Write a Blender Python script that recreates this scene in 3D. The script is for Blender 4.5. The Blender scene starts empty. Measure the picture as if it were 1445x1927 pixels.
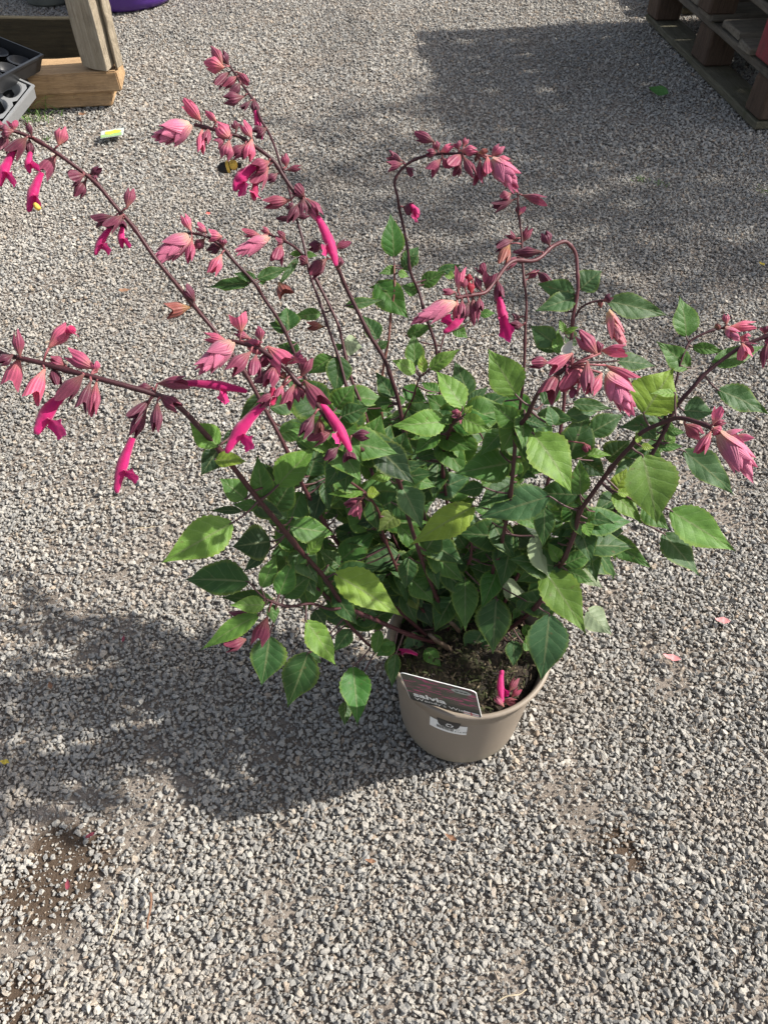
import bpy, bmesh, math, random
import numpy as np
from mathutils import Vector, Matrix, Euler, Quaternion

random.seed(7); rng = np.random.default_rng(11)
SC = bpy.context.scene; COL = SC.collection
R = math.radians

# ------------------------------------------------------------------ camera, sky, sun, exposure
PITCH, CAM_H, F = R(49.0), 1.0, 1448.0          # F: focal length in pixels of the 1445 x 1927 photograph
CAM = Vector((0, 0, CAM_H))
cam = bpy.data.cameras.new('camera'); cam_o = bpy.data.objects.new('camera', cam); COL.objects.link(cam_o)
cam_o.location = CAM; cam_o.rotation_euler = (R(90) - PITCH, 0, 0)
cam.sensor_fit = 'VERTICAL'; cam.angle = 2 * math.atan(963.5 / F)
cam.clip_start = 0.01; cam.clip_end = 500
SC.camera = cam_o

SUN_EL, SUN_AZ = R(41), R(8)                    # azimuth: from +X towards +Y
sun_dir = Vector((math.cos(SUN_EL) * math.cos(SUN_AZ), math.cos(SUN_EL) * math.sin(SUN_AZ), math.sin(SUN_EL)))
W = bpy.data.worlds.new('World'); SC.world = W; W.use_nodes = True
wn = W.node_tree.nodes; wl = W.node_tree.links
sky = wn.new('ShaderNodeTexSky'); sky.sky_type = 'NISHITA'; sky.sun_disc = False
sky.sun_elevation = SUN_EL; sky.sun_rotation = R(90) - SUN_AZ; sky.air_density = 1.0; sky.dust_density = 3.0; sky.ozone_density = .5
hs = wn.new('ShaderNodeHueSaturation'); hs.inputs['Saturation'].default_value = .6      # thin high haze
wl.new(sky.outputs[0], hs.inputs['Color']); wl.new(hs.outputs[0], wn['Background'].inputs[0]); wn['Background'].inputs[1].default_value = 0.12
sl = bpy.data.lights.new('sun', 'SUN'); sl.energy = 5.0; sl.angle = R(0.9); sl.color = (1.0, 0.955, 0.88)
so = bpy.data.objects.new('sun', sl); COL.objects.link(so)
so.rotation_euler = (-sun_dir).to_track_quat('-Z', 'Y').to_euler()
SC.view_settings.view_transform = 'Standard'; SC.view_settings.look = 'None'
SC.view_settings.exposure = 0.70; SC.view_settings.gamma = 1.0

# ------------------------------------------------------------------ helpers
SP, CP = math.sin(PITCH), math.cos(PITCH)
FWD, RIGHT, UP = Vector((0, CP, -SP)), Vector((1, 0, 0)), Vector((0, SP, CP))
def ray(x, y): return FWD + RIGHT * ((x - 722.5) / F) - UP * ((y - 963.5) / F)
def P(x, y, z): return CAM + ray(x, y) * z
def on(x, y, h=0.0):
    r = ray(x, y); return CAM + r * ((h - CAM_H) / r.z)

def tag(o, label=None, cat=None, group=None, kind=None):
    if label: o['label'] = label
    if cat: o['category'] = cat
    if group: o['group'] = group
    if kind: o['kind'] = kind
    return o
def empty(name, loc=(0, 0, 0), rz=0):
    o = bpy.data.objects.new(name, None); COL.objects.link(o); o.location = loc; o.rotation_euler = (0, 0, rz)
    o.empty_display_size = 0.05
    return o
def link(name, me, mat=None, parent=None, mtx=None):
    o = bpy.data.objects.new(name, me); COL.objects.link(o)
    if mat is not None and len(me.materials) == 0:
        for m in (mat if isinstance(mat, (list, tuple)) else [mat]): me.materials.append(m)
    if parent: o.parent = parent
    if mtx is not None: o.matrix_local = mtx
    return o
def mesh(name, v, f, smooth=True, uv=None, mi=None):
    me = bpy.data.meshes.new(name); me.from_pydata([tuple(p) for p in v], [], f)
    if uv is not None:
        l = me.uv_layers.new(name='UVMap')
        for lp in me.loops: l.data[lp.index].uv = uv[lp.vertex_index]
    if mi is not None:
        for p, i in zip(me.polygons, mi): p.material_index = i
    if smooth: me.polygons.foreach_set('use_smooth', [True] * len(me.polygons))
    me.update(); return me
def box_mesh(name, sx, sy, sz, bev=0.003, jit=0.0, seed=0, segs=1):
    bm = bmesh.new(); bmesh.ops.create_cube(bm, size=1.0)
    for v in bm.verts: v.co = Vector((v.co.x * sx, v.co.y * sy, v.co.z * sz))
    ax = max(range(3), key=lambda i: (sx, sy, sz)[i]); big = (sx, sy, sz)[ax]
    if jit and big > .2:
        bmesh.ops.subdivide_edges(bm, edges=[e for e in bm.edges if abs((e.verts[0].co - e.verts[1].co)[ax]) > big * .9], cuts=9, use_grid_fill=True)
    if bev:
        bm.normal_update(); bmesh.ops.bevel(bm, geom=[e for e in bm.edges if len(e.link_faces) == 2 and e.calc_face_angle(0) > .5], offset=bev, segments=segs, affect='EDGES')
    if jit:
        r = random.Random(seed); off = {}
        for v in bm.verts:
            k = tuple(round(c / (big / 9.0)) if i == ax else (1 if c > 0 else -1) for i, c in enumerate(v.co))
            if k not in off: off[k] = Vector((r.uniform(-jit, jit), r.uniform(-jit, jit), r.uniform(-jit * .5, jit * .5)))
            v.co += off[k]
    me = bpy.data.meshes.new(name); bm.to_mesh(me); bm.free(); return me
def tube(pts, rad, sides=8, cap=True):
    v, f = [], []; n = len(pts); prev = None
    for i, p in enumerate(pts):
        t = (pts[min(i + 1, n - 1)] - pts[max(i - 1, 0)]).normalized()
        if prev is None:
            a = Vector((0, 0, 1)) if abs(t.z) < .9 else Vector((1, 0, 0)); nx = t.cross(a).normalized()
        else: nx = (prev - t * prev.dot(t)).normalized()
        prev = nx; ny = t.cross(nx); r = rad[i] if hasattr(rad, '__len__') else rad
        for k in range(sides):
            an = 2 * math.pi * k / sides; r = (rad[i] if hasattr(rad, '__len__') else rad) * (1.08 if k % 2 else .94); v.append(p + nx * (math.cos(an) * r) + ny * (math.sin(an) * r))
    for i in range(n - 1):
        for k in range(sides):
            k2 = (k + 1) % sides
            f.append((i * sides + k, i * sides + k2, (i + 1) * sides + k2, (i + 1) * sides + k))
    if cap:
        f.append(tuple(range(sides - 1, -1, -1))); f.append(tuple(range((n - 1) * sides, n * sides)))
    return v, f
def spline(pts, n=8):
    out = []; m = len(pts)
    for i in range(m - 1):
        p0, p1, p2, p3 = pts[max(i - 1, 0)], pts[i], pts[i + 1], pts[min(i + 2, m - 1)]
        for k in range(n):
            t = k / n
            out.append(0.5 * ((2 * p1) + (p2 - p0) * t + (2 * p0 - 5 * p1 + 4 * p2 - p3) * t * t + (3 * p1 - p0 - 3 * p2 + p3) * t ** 3))
    out.append(pts[-1]); return out
def lathe(prof, seg=48):
    v, f = [], []
    for r, z in prof:
        for k in range(seg):
            a = 2 * math.pi * k / seg; v.append((r * math.cos(a), r * math.sin(a), z))
    for i in range(len(prof) - 1):
        for k in range(seg):
            k2 = (k + 1) % seg; f.append((i * seg + k, i * seg + k2, (i + 1) * seg + k2, (i + 1) * seg + k))
    return v, f
def basis(x, y, z, loc):
    return Matrix(((x.x, y.x, z.x, loc.x), (x.y, y.y, z.y, loc.y), (x.z, y.z, z.z, loc.z), (0, 0, 0, 1)))

# ------------------------------------------------------------------ materials
class NT:
    def __init__(s, name):
        s.m = bpy.data.materials.new(name); s.m.use_nodes = True; s.t = s.m.node_tree; s.n = s.t.nodes
        s.b = s.n['Principled BSDF']; s.out = s.n['Material Output']
    def new(s, ty, **kw):
        n = s.n.new(ty)
        for k, v in kw.items(): setattr(n, k, v)
        return n
    def l(s, a, b): s.t.links.new(a, b)
    def val(s, inp, v):
        if hasattr(v, 'is_linked') or hasattr(v, 'links'): s.l(v, inp)
        else: inp.default_value = v
    def math(s, op, a, b=0.0, c=0.0, clamp=False):
        n = s.new('ShaderNodeMath', operation=op); n.use_clamp = clamp
        s.val(n.inputs[0], a); s.val(n.inputs[1], b); s.val(n.inputs[2], c); return n.outputs[0]
    def mix(s, f, a, b, mode='MIX'):
        n = s.new('ShaderNodeMix', data_type='RGBA', blend_type=mode)
        s.val(n.inputs[0], f)
        for i, v in ((6, a), (7, b)):
            if isinstance(v, (tuple, list)): n.inputs[i].default_value = (*v[:3], 1)
            else: s.l(v, n.inputs[i])
        return n.outputs[2]
    def noise(s, vec, scale, detail=4, rough=.55):
        n = s.new('ShaderNodeTexNoise'); n.inputs['Scale'].default_value = scale; n.inputs['Detail'].default_value = detail
        n.inputs['Roughness'].default_value = rough
        if vec is not None: s.l(vec, n.inputs['Vector'])
        return n.outputs[0]
    def ramp(s, fac, stops, interp='LINEAR'):
        n = s.new('ShaderNodeValToRGB'); e = n.color_ramp.elements; n.color_ramp.interpolation = interp
        while len(e) < len(stops): e.new(0.5)
        for el, (p, c) in zip(e, stops):
            el.position = p; el.color = (*c, 1) if len(c) == 3 else c
        s.l(fac, n.inputs[0]); return n.outputs[0]
    def bump(s, h, strength=.3, dist=.01):
        n = s.new('ShaderNodeBump'); n.inputs['Strength'].default_value = strength; n.inputs['Distance'].default_value = dist
        s.l(h, n.inputs['Height']); s.l(n.outputs[0], s.b.inputs['Normal']); return n.outputs[0]
    def obj(s): return s.new('ShaderNodeTexCoord').outputs['Object']
    def gen(s): return s.new('ShaderNodeTexCoord').outputs['Generated']
    def pos(s): return s.new('ShaderNodeNewGeometry').outputs['Position']
    def scale(s, vec, sc):
        n = s.new('ShaderNodeMapping'); n.inputs['Scale'].default_value = sc; s.l(vec, n.inputs[0]); return n.outputs[0]
    def base(s, c):
        if isinstance(c, (tuple, list)): s.b.inputs['Base Color'].default_value = (*c, 1)
        else: s.l(c, s.b.inputs['Base Color'])
    def rough(s, v): s.val(s.b.inputs['Roughness'], v)
    def translucent(s, col, fac, nrm=None):
        tr = s.new('ShaderNodeBsdfTranslucent'); s.l(col, tr.inputs[0])
        mx = s.new('ShaderNodeMixShader'); mx.inputs[0].default_value = fac
        s.l(s.b.outputs[0], mx.inputs[1]); s.l(tr.outputs[0], mx.inputs[2]); s.l(mx.outputs[0], s.out.inputs[0])

def m_simple(name, c, rough=.6, var=.25, scale=60, bump=.0, spec=.4):
    t = NT(name); o = t.obj(); n = t.noise(o, scale)
    t.base(t.mix(n, tuple(x * (1 - var) for x in c), tuple(min(1, x * (1 + var)) for x in c)))
    t.rough(rough); t.b.inputs['Specular IOR Level'].default_value = spec
    if bump: t.bump(n, bump, .002)
    return t.m

def m_stone():
    t = NT('gravel_stone'); r = t.new('ShaderNodeObjectInfo').outputs['Random']
    col = t.ramp(r, [(0, (.20, .20, .20)), (.14, (.28, .275, .265)), (.3, (.36, .345, .325)), (.5, (.32, .318, .31)), (.64, (.40, .38, .35)),
                     (.78, (.265, .268, .27)), (.88, (.44, .425, .395)), (.94, (.37, .32, .265)), (.97, (.31, .25, .20)), (1, (.52, .505, .48))])
    p = t.pos(); n0 = t.noise(p, 1.3, 3, .5); n9 = t.noise(p, 4.5, 4, .6)     # broad worn and dusty areas
    col = t.mix(.7, col, t.ramp(n0, [(.32, (.80, .80, .80)), (.68, (1.16, 1.15, 1.14))]), 'MULTIPLY')
    sp = t.new('ShaderNodeSeparateXYZ'); t.l(p, sp.inputs[0])               # faint darker track worn away from the camera
    trk = t.math('ADD', t.math('ABSOLUTE', t.math('ADD', sp.outputs[0], .16)), t.math('MULTIPLY', t.math('SUBTRACT', n9, .5), .35))
    trk = t.math('MULTIPLY', t.ramp(trk, [(.04, (1, 1, 1)), (.16, (0, 0, 0))]), t.ramp(t.math('MULTIPLY', sp.outputs[1], .25), [(.4, (0, 0, 0)), (.55, (1, 1, 1))]))
    col = t.mix(t.math('MULTIPLY', trk, .35), col, (.17, .17, .17))
    col = t.mix(t.math('MULTIPLY', t.ramp(n9, [(.52, (0, 0, 0)), (.70, (1, 1, 1))]), .45), col, (.33, .285, .245))
    n = t.noise(t.obj(), 3.0, 5, .65)
    col = t.mix(1.0, col, (1.06, 1.05, 1.02), 'MULTIPLY'); col = t.mix(.55, col, t.ramp(n, [(.3, (.62, .6, .57)), (.7, (1.15, 1.13, 1.1))]), 'MULTIPLY')
    t.base(col); t.rough(.85); t.b.inputs['Specular IOR Level'].default_value = .3; t.bump(n, .35, .05); return t.m
def m_ground(spill):
    t = NT('gravel_ground'); p = t.pos()
    n1 = t.noise(p, 5, 6, .6); n2 = t.noise(p, 60, 5, .7); n3 = t.noise(p, 420, 3, .7)
    a = t.mix(t.ramp(n1, [(.35, (0, 0, 0)), (.65, (1, 1, 1))]), (.19, .165, .142), (.28, .245, .215))
    a = t.mix(.6, a, t.ramp(n2, [(.25, (.5, .48, .46)), (.75, (1.3, 1.28, 1.25))]), 'MULTIPLY')
    a = t.mix(.6, a, t.ramp(n3, [(.3, (.45, .44, .43)), (.7, (1.5, 1.48, 1.45))]), 'MULTIPLY')
    for (c, rad) in spill:      # spilled compost, its own dark brown
        d = t.new('ShaderNodeVectorMath', operation='DISTANCE'); t.l(p, d.inputs[0]); d.inputs[1].default_value = c
        dd = t.math('ADD', t.math('DIVIDE', d.outputs['Value'], rad), t.math('MULTIPLY', t.math('SUBTRACT', t.noise(p, 25, 5, .7), .5), 1.3))
        a = t.mix(t.ramp(dd, [(.55, (1, 1, 1)), (1.0, (0, 0, 0))]), a, (.085, .06, .042))
    # far beyond the built stones pebbles and their shaded gaps are painted as colour
    vo = t.new('ShaderNodeTexVoronoi'); vo.inputs['Scale'].default_value = 130; t.l(p, vo.inputs['Vector'])
    bw = t.new('ShaderNodeRGBToBW'); t.l(vo.outputs['Color'], bw.inputs[0])
    far = t.mix(t.ramp(vo.outputs['Distance'], [(.35, (0, 0, 0)), (.8, (1, 1, 1))]), t.ramp(bw.outputs[0], [(.2, (.22, .215, .205)), (.8, (.46, .44, .41))]), (.06, .055, .05))
    sep = t.new('ShaderNodeSeparateXYZ'); t.l(p, sep.inputs[0])
    sx = t.math('SUBTRACT', t.math('ABSOLUTE', sep.outputs[0]), t.math('MULTIPLY', t.math('MAXIMUM', sep.outputs[1], 0.0), .38))
    fm = t.math('MAXIMUM', t.math('MAXIMUM', t.math('GREATER_THAN', sep.outputs[1], 4.22), t.math('LESS_THAN', sep.outputs[1], -.17)), t.math('GREATER_THAN', sx, .585))
    t.base(t.mix(fm, a, far)); t.rough(.95); t.b.inputs['Specular IOR Level'].default_value = .2
    h = t.math('ADD', t.math('MULTIPLY', n2, .6), t.math('MULTIPLY', n3, .35)); t.bump(h, .8, .008); return t.m
def m_leaf():
    t = NT('salvia_leaf'); oi = t.new('ShaderNodeObjectInfo'); base = oi.outputs['Color']
    uv = t.new('ShaderNodeUVMap').outputs[0]; sp = t.new('ShaderNodeSeparateXYZ'); t.l(uv, sp.inputs[0])
    s = t.math('ABSOLUTE', t.math('MULTIPLY', t.math('SUBTRACT', sp.outputs[0], .5), 2.0)); v = sp.outputs[1]
    ph = t.math('SUBTRACT', t.math('MULTIPLY', t.math('POWER', v, .9), 6.0), t.math('MULTIPLY', t.math('POWER', s, .8), 1.35))
    w = t.math('PINGPONG', ph, .5)                                  # 0 on a side vein, .5 between two
    side = t.ramp(w, [(0, (1, 1, 1)), (.07, (0, 0, 0))])
    mid = t.ramp(s, [(0, (1, 1, 1)), (.045, (.9, .9, .9)), (.075, (0, 0, 0))])
    o = t.obj(); n1 = t.noise(o, 90, 5, .6); n2 = t.noise(o, 700, 3, .6); n3 = t.noise(o, 25, 3, .5)
    c = t.mix(.8, base, t.ramp(n1, [(.28, (.66, .70, .64)), (.72, (1.25, 1.2, 1.15))]), 'MULTIPLY')
    edge = t.ramp(t.math('MULTIPLY', t.math('ADD', s, t.math('MULTIPLY', n3, .35)), .8), [(.78, (0, 0, 0)), (1, (1, 1, 1))])
    c = t.mix(t.math('MULTIPLY', edge, .45), c, (.22, .27, .035))
    c = t.mix(t.math('MULTIPLY', side, .22), c, t.mix(.6, c, (.32, .42, .20)))
    c = t.mix(t.math('MULTIPLY', mid, .5), c, (.17, .19, .09))
    spot = t.ramp(t.noise(o, 160, 2, .4), [(.70, (0, 0, 0)), (.76, (1, 1, 1))])
    c = t.mix(t.math('MULTIPLY', spot, .55), c, (.10, .075, .03))
    back = t.new('ShaderNodeNewGeometry').outputs['Backfacing']
    c = t.mix(t.math('MULTIPLY', back, .65), c, t.mix(.55, c, (.34, .40, .27)))
    t.base(c); t.rough(t.math('ADD', .40, t.math('MULTIPLY', n1, .25))); t.b.inputs['Specular IOR Level'].default_value = .26
    h = t.math('ADD', t.math('MULTIPLY', t.math('POWER', w, .5), 1.0), t.math('MULTIPLY', n2, .5)); nb = t.bump(h, .38, .0016)
    tc = t.mix(.28, c, (.40, .66, .05))
    t.translucent(tc, .19); return t.m
def m_petal(name, tip, basec, stripe, trans=.25, rough=.5):
    """dusty calyx / bract: colour runs from base to tip along V, stripes around U"""
    t = NT(name); uv = t.new('ShaderNodeUVMap').outputs[0]; sp = t.new('ShaderNodeSeparateXYZ'); t.l(uv, sp.inputs[0])
    oi = t.new('ShaderNodeObjectInfo'); r = oi.outputs['Random']; obc = oi.outputs['Color']
    n = t.noise(t.obj(), 4, 4, .6)
    c = t.mix(t.ramp(t.math('ADD', sp.outputs[1], t.math('MULTIPLY', t.math('SUBTRACT', n, .5), .5)), [(.02, (0, 0, 0)), (.45, (1, 1, 1))]), basec, tip)
    c = t.mix(.85, c, obc, 'MULTIPLY')
    w = t.math('PINGPONG', t.math('MULTIPLY', sp.outputs[0], 13), .5)
    st = t.ramp(w, [(0, (1, 1, 1)), (.20, (0, 0, 0))])
    c = t.mix(t.math('MULTIPLY', st, .30), c, stripe)
    c = t.mix(.5, c, t.ramp(n, [(.3, (.7, .68, .68)), (.7, (1.25, 1.2, 1.2))]), 'MULTIPLY')
    c = t.mix(.6, c, t.ramp(r, [(0, (.7, .66, .68)), (1, (1.22, 1.2, 1.15))]), 'MULTIPLY')
    t.base(c); t.rough(rough); t.b.inputs['Specular IOR Level'].default_value = .3
    t.b.inputs['Sheen Weight'].default_value = .15
    t.bump(w, .25, .03); t.translucent(c, trans); return t.m
def m_corolla():
    t = NT('magenta_corolla'); uv = t.new('ShaderNodeUVMap').outputs[0]; sp = t.new('ShaderNodeSeparateXYZ'); t.l(uv, sp.inputs[0])
    n = t.noise(t.obj(), 160, 4, .6); oc = t.new('ShaderNodeObjectInfo').outputs['Color']
    c = t.mix(n, (.40, .002, .095), (.64, .008, .185)); c = t.mix(.8, c, oc, 'MULTIPLY')
    c = t.mix(t.ramp(sp.outputs[0], [(.9, (0, 0, 0)), (1, (1, 1, 1))]), c, (.70, .04, .27))
    c = t.mix(.6, c, t.ramp(t.noise(t.obj(), 55, 3, .6), [(.3, (.55, .5, .55)), (.7, (1.3, 1.5, 1.3))]), 'MULTIPLY'); t.base(c); t.rough(.62); t.b.inputs['Sheen Weight'].default_value = .5; t.b.inputs['Specular IOR Level'].default_value = .3
    t.bump(n, .25, .001); t.translucent(c, .3); return t.m
def m_stem():
    t = NT('purple_stem'); o = t.obj(); n = t.noise(t.scale(o, (1, 1, 1)), 220, 4, .6)
    oc = t.new('ShaderNodeObjectInfo').outputs['Color']
    c = t.mix(.75, oc, t.ramp(n, [(.25, (.55, .52, .52)), (.75, (1.4, 1.35, 1.3))]), 'MULTIPLY')
    t.base(c); t.rough(.5); t.b.inputs['Specular IOR Level'].default_value = .35; t.bump(n, .2, .001); return t.m
def m_wood(name, a, b, axis='X', dark=(.05, .04, .03), grain=1.0, wear=.35, rough=.85):
    t = NT(name); o = t.obj()
    sc = {'X': (2.2, 40, 40), 'Y': (40, 2.2, 40), 'Z': (40, 40, 2.2)}[axis]
    g = t.noise(t.scale(o, sc), 2.2, 6, .7); n = t.noise(o, 14, 5, .65); f = t.noise(t.scale(o, tuple(x * 4 for x in sc)), 3, 4, .6)
    r = t.new('ShaderNodeObjectInfo').outputs['Random']
    c = t.mix(t.ramp(g, [(.3, (0, 0, 0)), (.7, (1, 1, 1))]), a, b)
    c = t.mix(t.math('MULTIPLY', t.ramp(n, [(.5, (0, 0, 0)), (.72, (1, 1, 1))]), wear), c, dark)
    c = t.mix(.55, c, t.ramp(f, [(.3, (.6, .58, .55)), (.7, (1.25, 1.22, 1.2))]), 'MULTIPLY')
    c = t.mix(.5, c, t.ramp(r, [(0, (.65, .64, .62)), (1, (1.2, 1.2, 1.2))]), 'MULTIPLY')
    t.base(c); t.rough(rough); t.b.inputs['Specular IOR Level'].default_value = .25
    t.bump(t.math('ADD', g, t.math('MULTIPLY', f, .6)), .6 * grain, .006); return t.m
def m_pot():
    t = NT('taupe_plastic'); o = t.obj(); n = t.noise(o, 30, 5, .6); f = t.noise(o, 600, 3, .7); s = t.noise(t.scale(o, (1, 1, .15)), 60, 4, .6)
    c = t.mix(n, (.205, .168, .130), (.25, .208, .165))
    c = t.mix(t.math('MULTIPLY', t.ramp(f, [(.62, (0, 0, 0)), (.75, (1, 1, 1))]), .35), c, (.42, .39, .35))
    z = t.new('ShaderNodeSeparateXYZ'); t.l(o, z.inputs[0])
    low = t.ramp(t.math('ADD', t.math('MULTIPLY', z.outputs[2], 18), t.math('SUBTRACT', s, .5)), [(.05, (1, 1, 1)), (.5, (0, 0, 0))])
    c = t.mix(t.math('MULTIPLY', low, .55), c, (.23, .21, .15))   # dust and algae splashed round the foot
    t.base(c); t.rough(t.math('ADD', .42, t.math('MULTIPLY', n, .25))); t.b.inputs['Specular IOR Level'].default_value = .4
    t.bump(f, .12, .001); return t.m
def m_soil():
    t = NT('dark_compost'); o = t.obj(); n = t.noise(o, 120, 6, .7); g = t.noise(o, 22, 4, .6)
    c = t.ramp(n, [(.25, (.010, .007, .005)), (.55, (.04, .028, .018)), (.8, (.11, .08, .05))])
    c = t.mix(t.math('MULTIPLY', t.ramp(g, [(.5, (0, 0, 0)), (.62, (1, 1, 1))]), .5), c, (.055, .06, .02))
    t.base(c); t.rough(.95); t.bump(n, 1.0, .008); return t.m
def m_fiber():
    t = NT('straw_and_moss'); a = t.new('ShaderNodeAttribute'); a.attribute_name = 'tint'
    t.l(a.outputs['Color'], t.b.inputs['Base Color']); t.rough(.9); return t.m
def m_print():
    t = NT('printed_flower_photo'); uv = t.new('ShaderNodeUVMap').outputs[0]
    n1 = t.noise(uv, 5, 4, .6); mp = t.new('ShaderNodeMapping'); mp.inputs['Rotation'].default_value = (0, 0, -.75); mp.inputs['Scale'].default_value = (3.0, 13, 1)
    t.l(uv, mp.inputs[0]); n2 = t.noise(mp.outputs[0], 1.6, 4, .6); n3 = t.noise(uv, 30, 3, .6)
    c = t.mix(n1, (.03, .035, .028), (.13, .14, .10))
    sp = t.new('ShaderNodeSeparateXYZ'); t.l(uv, sp.inputs[0]); v = sp.outputs[1]
    band = t.ramp(v, [(.28, (0, 0, 0)), (.42, (1, 1, 1))])
    pk = t.math('MULTIPLY', t.ramp(n2, [(.53, (0, 0, 0)), (.60, (1, 1, 1))]), band)
    c = t.mix(pk, c, t.mix(n3, (.30, .02, .10), (.62, .12, .27)))
    dark = t.ramp(v, [(.16, (1, 1, 1)), (.36, (0, 0, 0))]); c = t.mix(t.math('MULTIPLY', dark, .85), c, (.018, .018, .02))
    t.base(c); t.rough(.5); t.b.inputs['Specular IOR Level'].default_value = .25; return t.m

M = {}
M['stone'] = m_stone(); M['leaf'] = m_leaf(); M['corolla'] = m_corolla(); M['stem'] = m_stem()
M['calyx'] = m_petal('dusty_calyx', (.23, .048, .088), (.27, .11, .09), (.10, .022, .042), .28)
M['bract'] = m_petal('pink_bract', (.58, .17, .285), (.62, .40, .30), (.36, .085, .14), .32)
M['pot'] = m_pot(); M['soil'] = m_soil(); M['fiber'] = m_fiber(); M['print'] = m_print()
M['white'] = m_simple('white_card', (.78, .78, .76), .45, .04, 40)
M['ink'] = m_simple('black_ink', (.02, .02, .022), .5, .1, 40)
M['grey_ink'] = m_simple('grey_ink', (.35, .38, .36), .4, .1, 40)
M['red_ink'] = m_simple('red_ink', (.5, .05, .06), .4, .1, 40)
M['pallet'] = m_wood('weathered_pallet_wood', (.085, .073, .06), (.17, .15, .12), 'Y', (.045, .04, .03), 1.4, .5)
M['pallet_x'] = m_wood('weathered_deck_wood', (.11, .095, .075), (.22, .195, .16), 'X', (.045, .04, .03), 1, .4)
M['mossy'] = m_wood('damp_mossy_wood', (.085, .078, .055), (.15, .14, .10), 'Y', (.05, .055, .02), 1, .6)
M['block'] = m_wood('brown_block_wood', (.065, .042, .03), (.12, .082, .06), 'Z', (.04, .03, .02), 1, .5)
M['red_block'] = m_wood('red_painted_wood', (.22, .035, .045), (.30, .07, .075), 'Z', (.09, .06, .05), 1, .7)
M['timber'] = m_wood('pine_plank', (.34, .22, .115), (.50, .34, .19), 'X', (.11, .07, .045), 1.0, .6)
M['post'] = m_wood('old_grey_post', (.30, .245, .17), (.58, .51, .40), 'Z', (.12, .095, .065), 1.8, .5)
M['board'] = m_wood('shade_toned_board', (.03, .026, .016), (.06, .05, .03), 'X', (.02, .018, .012), .8, .5)  # shade on the board's front is put into its near-black colour
M['black_pl'] = m_simple('black_plastic', (.018, .019, .021), .32, .3, 30, .05, .5)
M['grey_pl'] = m_simple('grey_plastic', (.25, .255, .26), .45, .15, 30, .05)
M['purple'] = m_simple('purple_plastic', (.085, .03, .23), .35, .15, 20, .03, .5)
M['dull_pot'] = m_simple('dull_grey_pot', (.16, .17, .15), .7, .3, 20, .1)
M['grass'] = m_simple('weed_green', (.10, .19, .035), .6, .3, 200)
M['bark'] = m_wood('tree_bark', (.09, .07, .05), (.17, .14, .10), 'Z', (.04, .03, .02), 1.4, .5)
M['treeleaf'] = m_simple('tree_leaf', (.06, .11, .03), .55, .4, 8)
M['twig'] = m_simple('dry_twig', (.17, .09, .055), .8, .3, 200, .2)
M['bee_y'] = m_simple('bee_yellow', (.72, .50, .09), .9, .3, 900, .4)
M['bee_k'] = m_simple('bee_black', (.02, .018, .016), .85, .4, 900, .4)
M['wing'] = m_simple('bee_wing', (.45, .42, .38), .3, .2, 300)
M['pollen'] = m_simple('yellow_pollen', (.75, .48, .08), .9, .3, 600, .3)

# ------------------------------------------------------------------ ground and gravel
def vnoise(x, y, s, seed):
    g = np.random.default_rng(seed).random((64, 64)); X = x / s; Y = y / s
    i = np.floor(X).astype(int); j = np.floor(Y).astype(int); fx = X - i; fy = Y - j
    fx = fx * fx * (3 - 2 * fx); fy = fy * fy * (3 - 2 * fy); i %= 64; j %= 64; i1 = (i + 1) % 64; j1 = (j + 1) % 64
    return (g[i, j] * (1 - fx) + g[i1, j] * fx) * (1 - fy) + (g[i, j1] * (1 - fx) + g[i1, j1] * fx) * fy
patches = [(105, 1640, 110, 1.05), (280, 1520, 62, .93), (285, 1430, 45, .8), (150, 1105, 150, .6), (60, 1120, 100, .6), (200, 860, 130, .62), (80, 850, 90, .5),
           (350, 880, 60, .5), (1040, 1475, 60, .8), (1170, 1590, 50, .75), (1260, 1265, 60, .7), (1340, 920, 75, .75), (1040, 1690, 50, .6), (500, 1420, 55, .6),
           (240, 1350, 45, .6), (30, 1880, 90, .6), (960, 1890, 70, .55), (700, 1230, 45, .6), (1160, 1060, 60, .6), (1250, 690, 60, .55), (200, 270, 60, .5),
           (560, 860, 60, .5), (1420, 1880, 50, .5), (330, 1000, 80, .45), (640, 420, 60, .4), (1180, 700, 40, .5)]
PATCH = [(on(x, y), r / F * (on(x, y) - CAM).dot(FWD), a) for x, y, r, a in patches]
def bare(x, y):
    b = np.zeros_like(x)
    wx = x + (vnoise(x, y, .03, 3) - .5) * .07; wy = y + (vnoise(x, y, .03, 4) - .5) * .10
    for c, r, a in PATCH:
        d2 = ((wx - c.x) / r) ** 2 + ((wy - c.y) / (r * 1.5)) ** 2
        b = np.maximum(b, (a * .82) * np.clip(1.3 - d2, 0, 1))
    b = np.maximum(b, np.clip((vnoise(x, y, .13, 8) * .6 + vnoise(x, y, .045, 9) * .4 - .70) * 3.0, 0, .5))
    return b
spill = [(tuple(on(110, 1635)), .085), (tuple(on(60, 1690)), .06), (tuple(on(1175, 1600)), .04), (tuple(on(20, 1890)), .05)]
gm = bpy.data.meshes.new('ground'); S = 60
gm.from_pydata([(-S, -S, -.0075), (S, -S, -.0075), (S, S, -.0075), (-S, S, -.0075)], [], [(0, 1, 2, 3)])
ground = link('ground', gm, m_ground(spill)); tag(ground, kind='structure')

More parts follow.
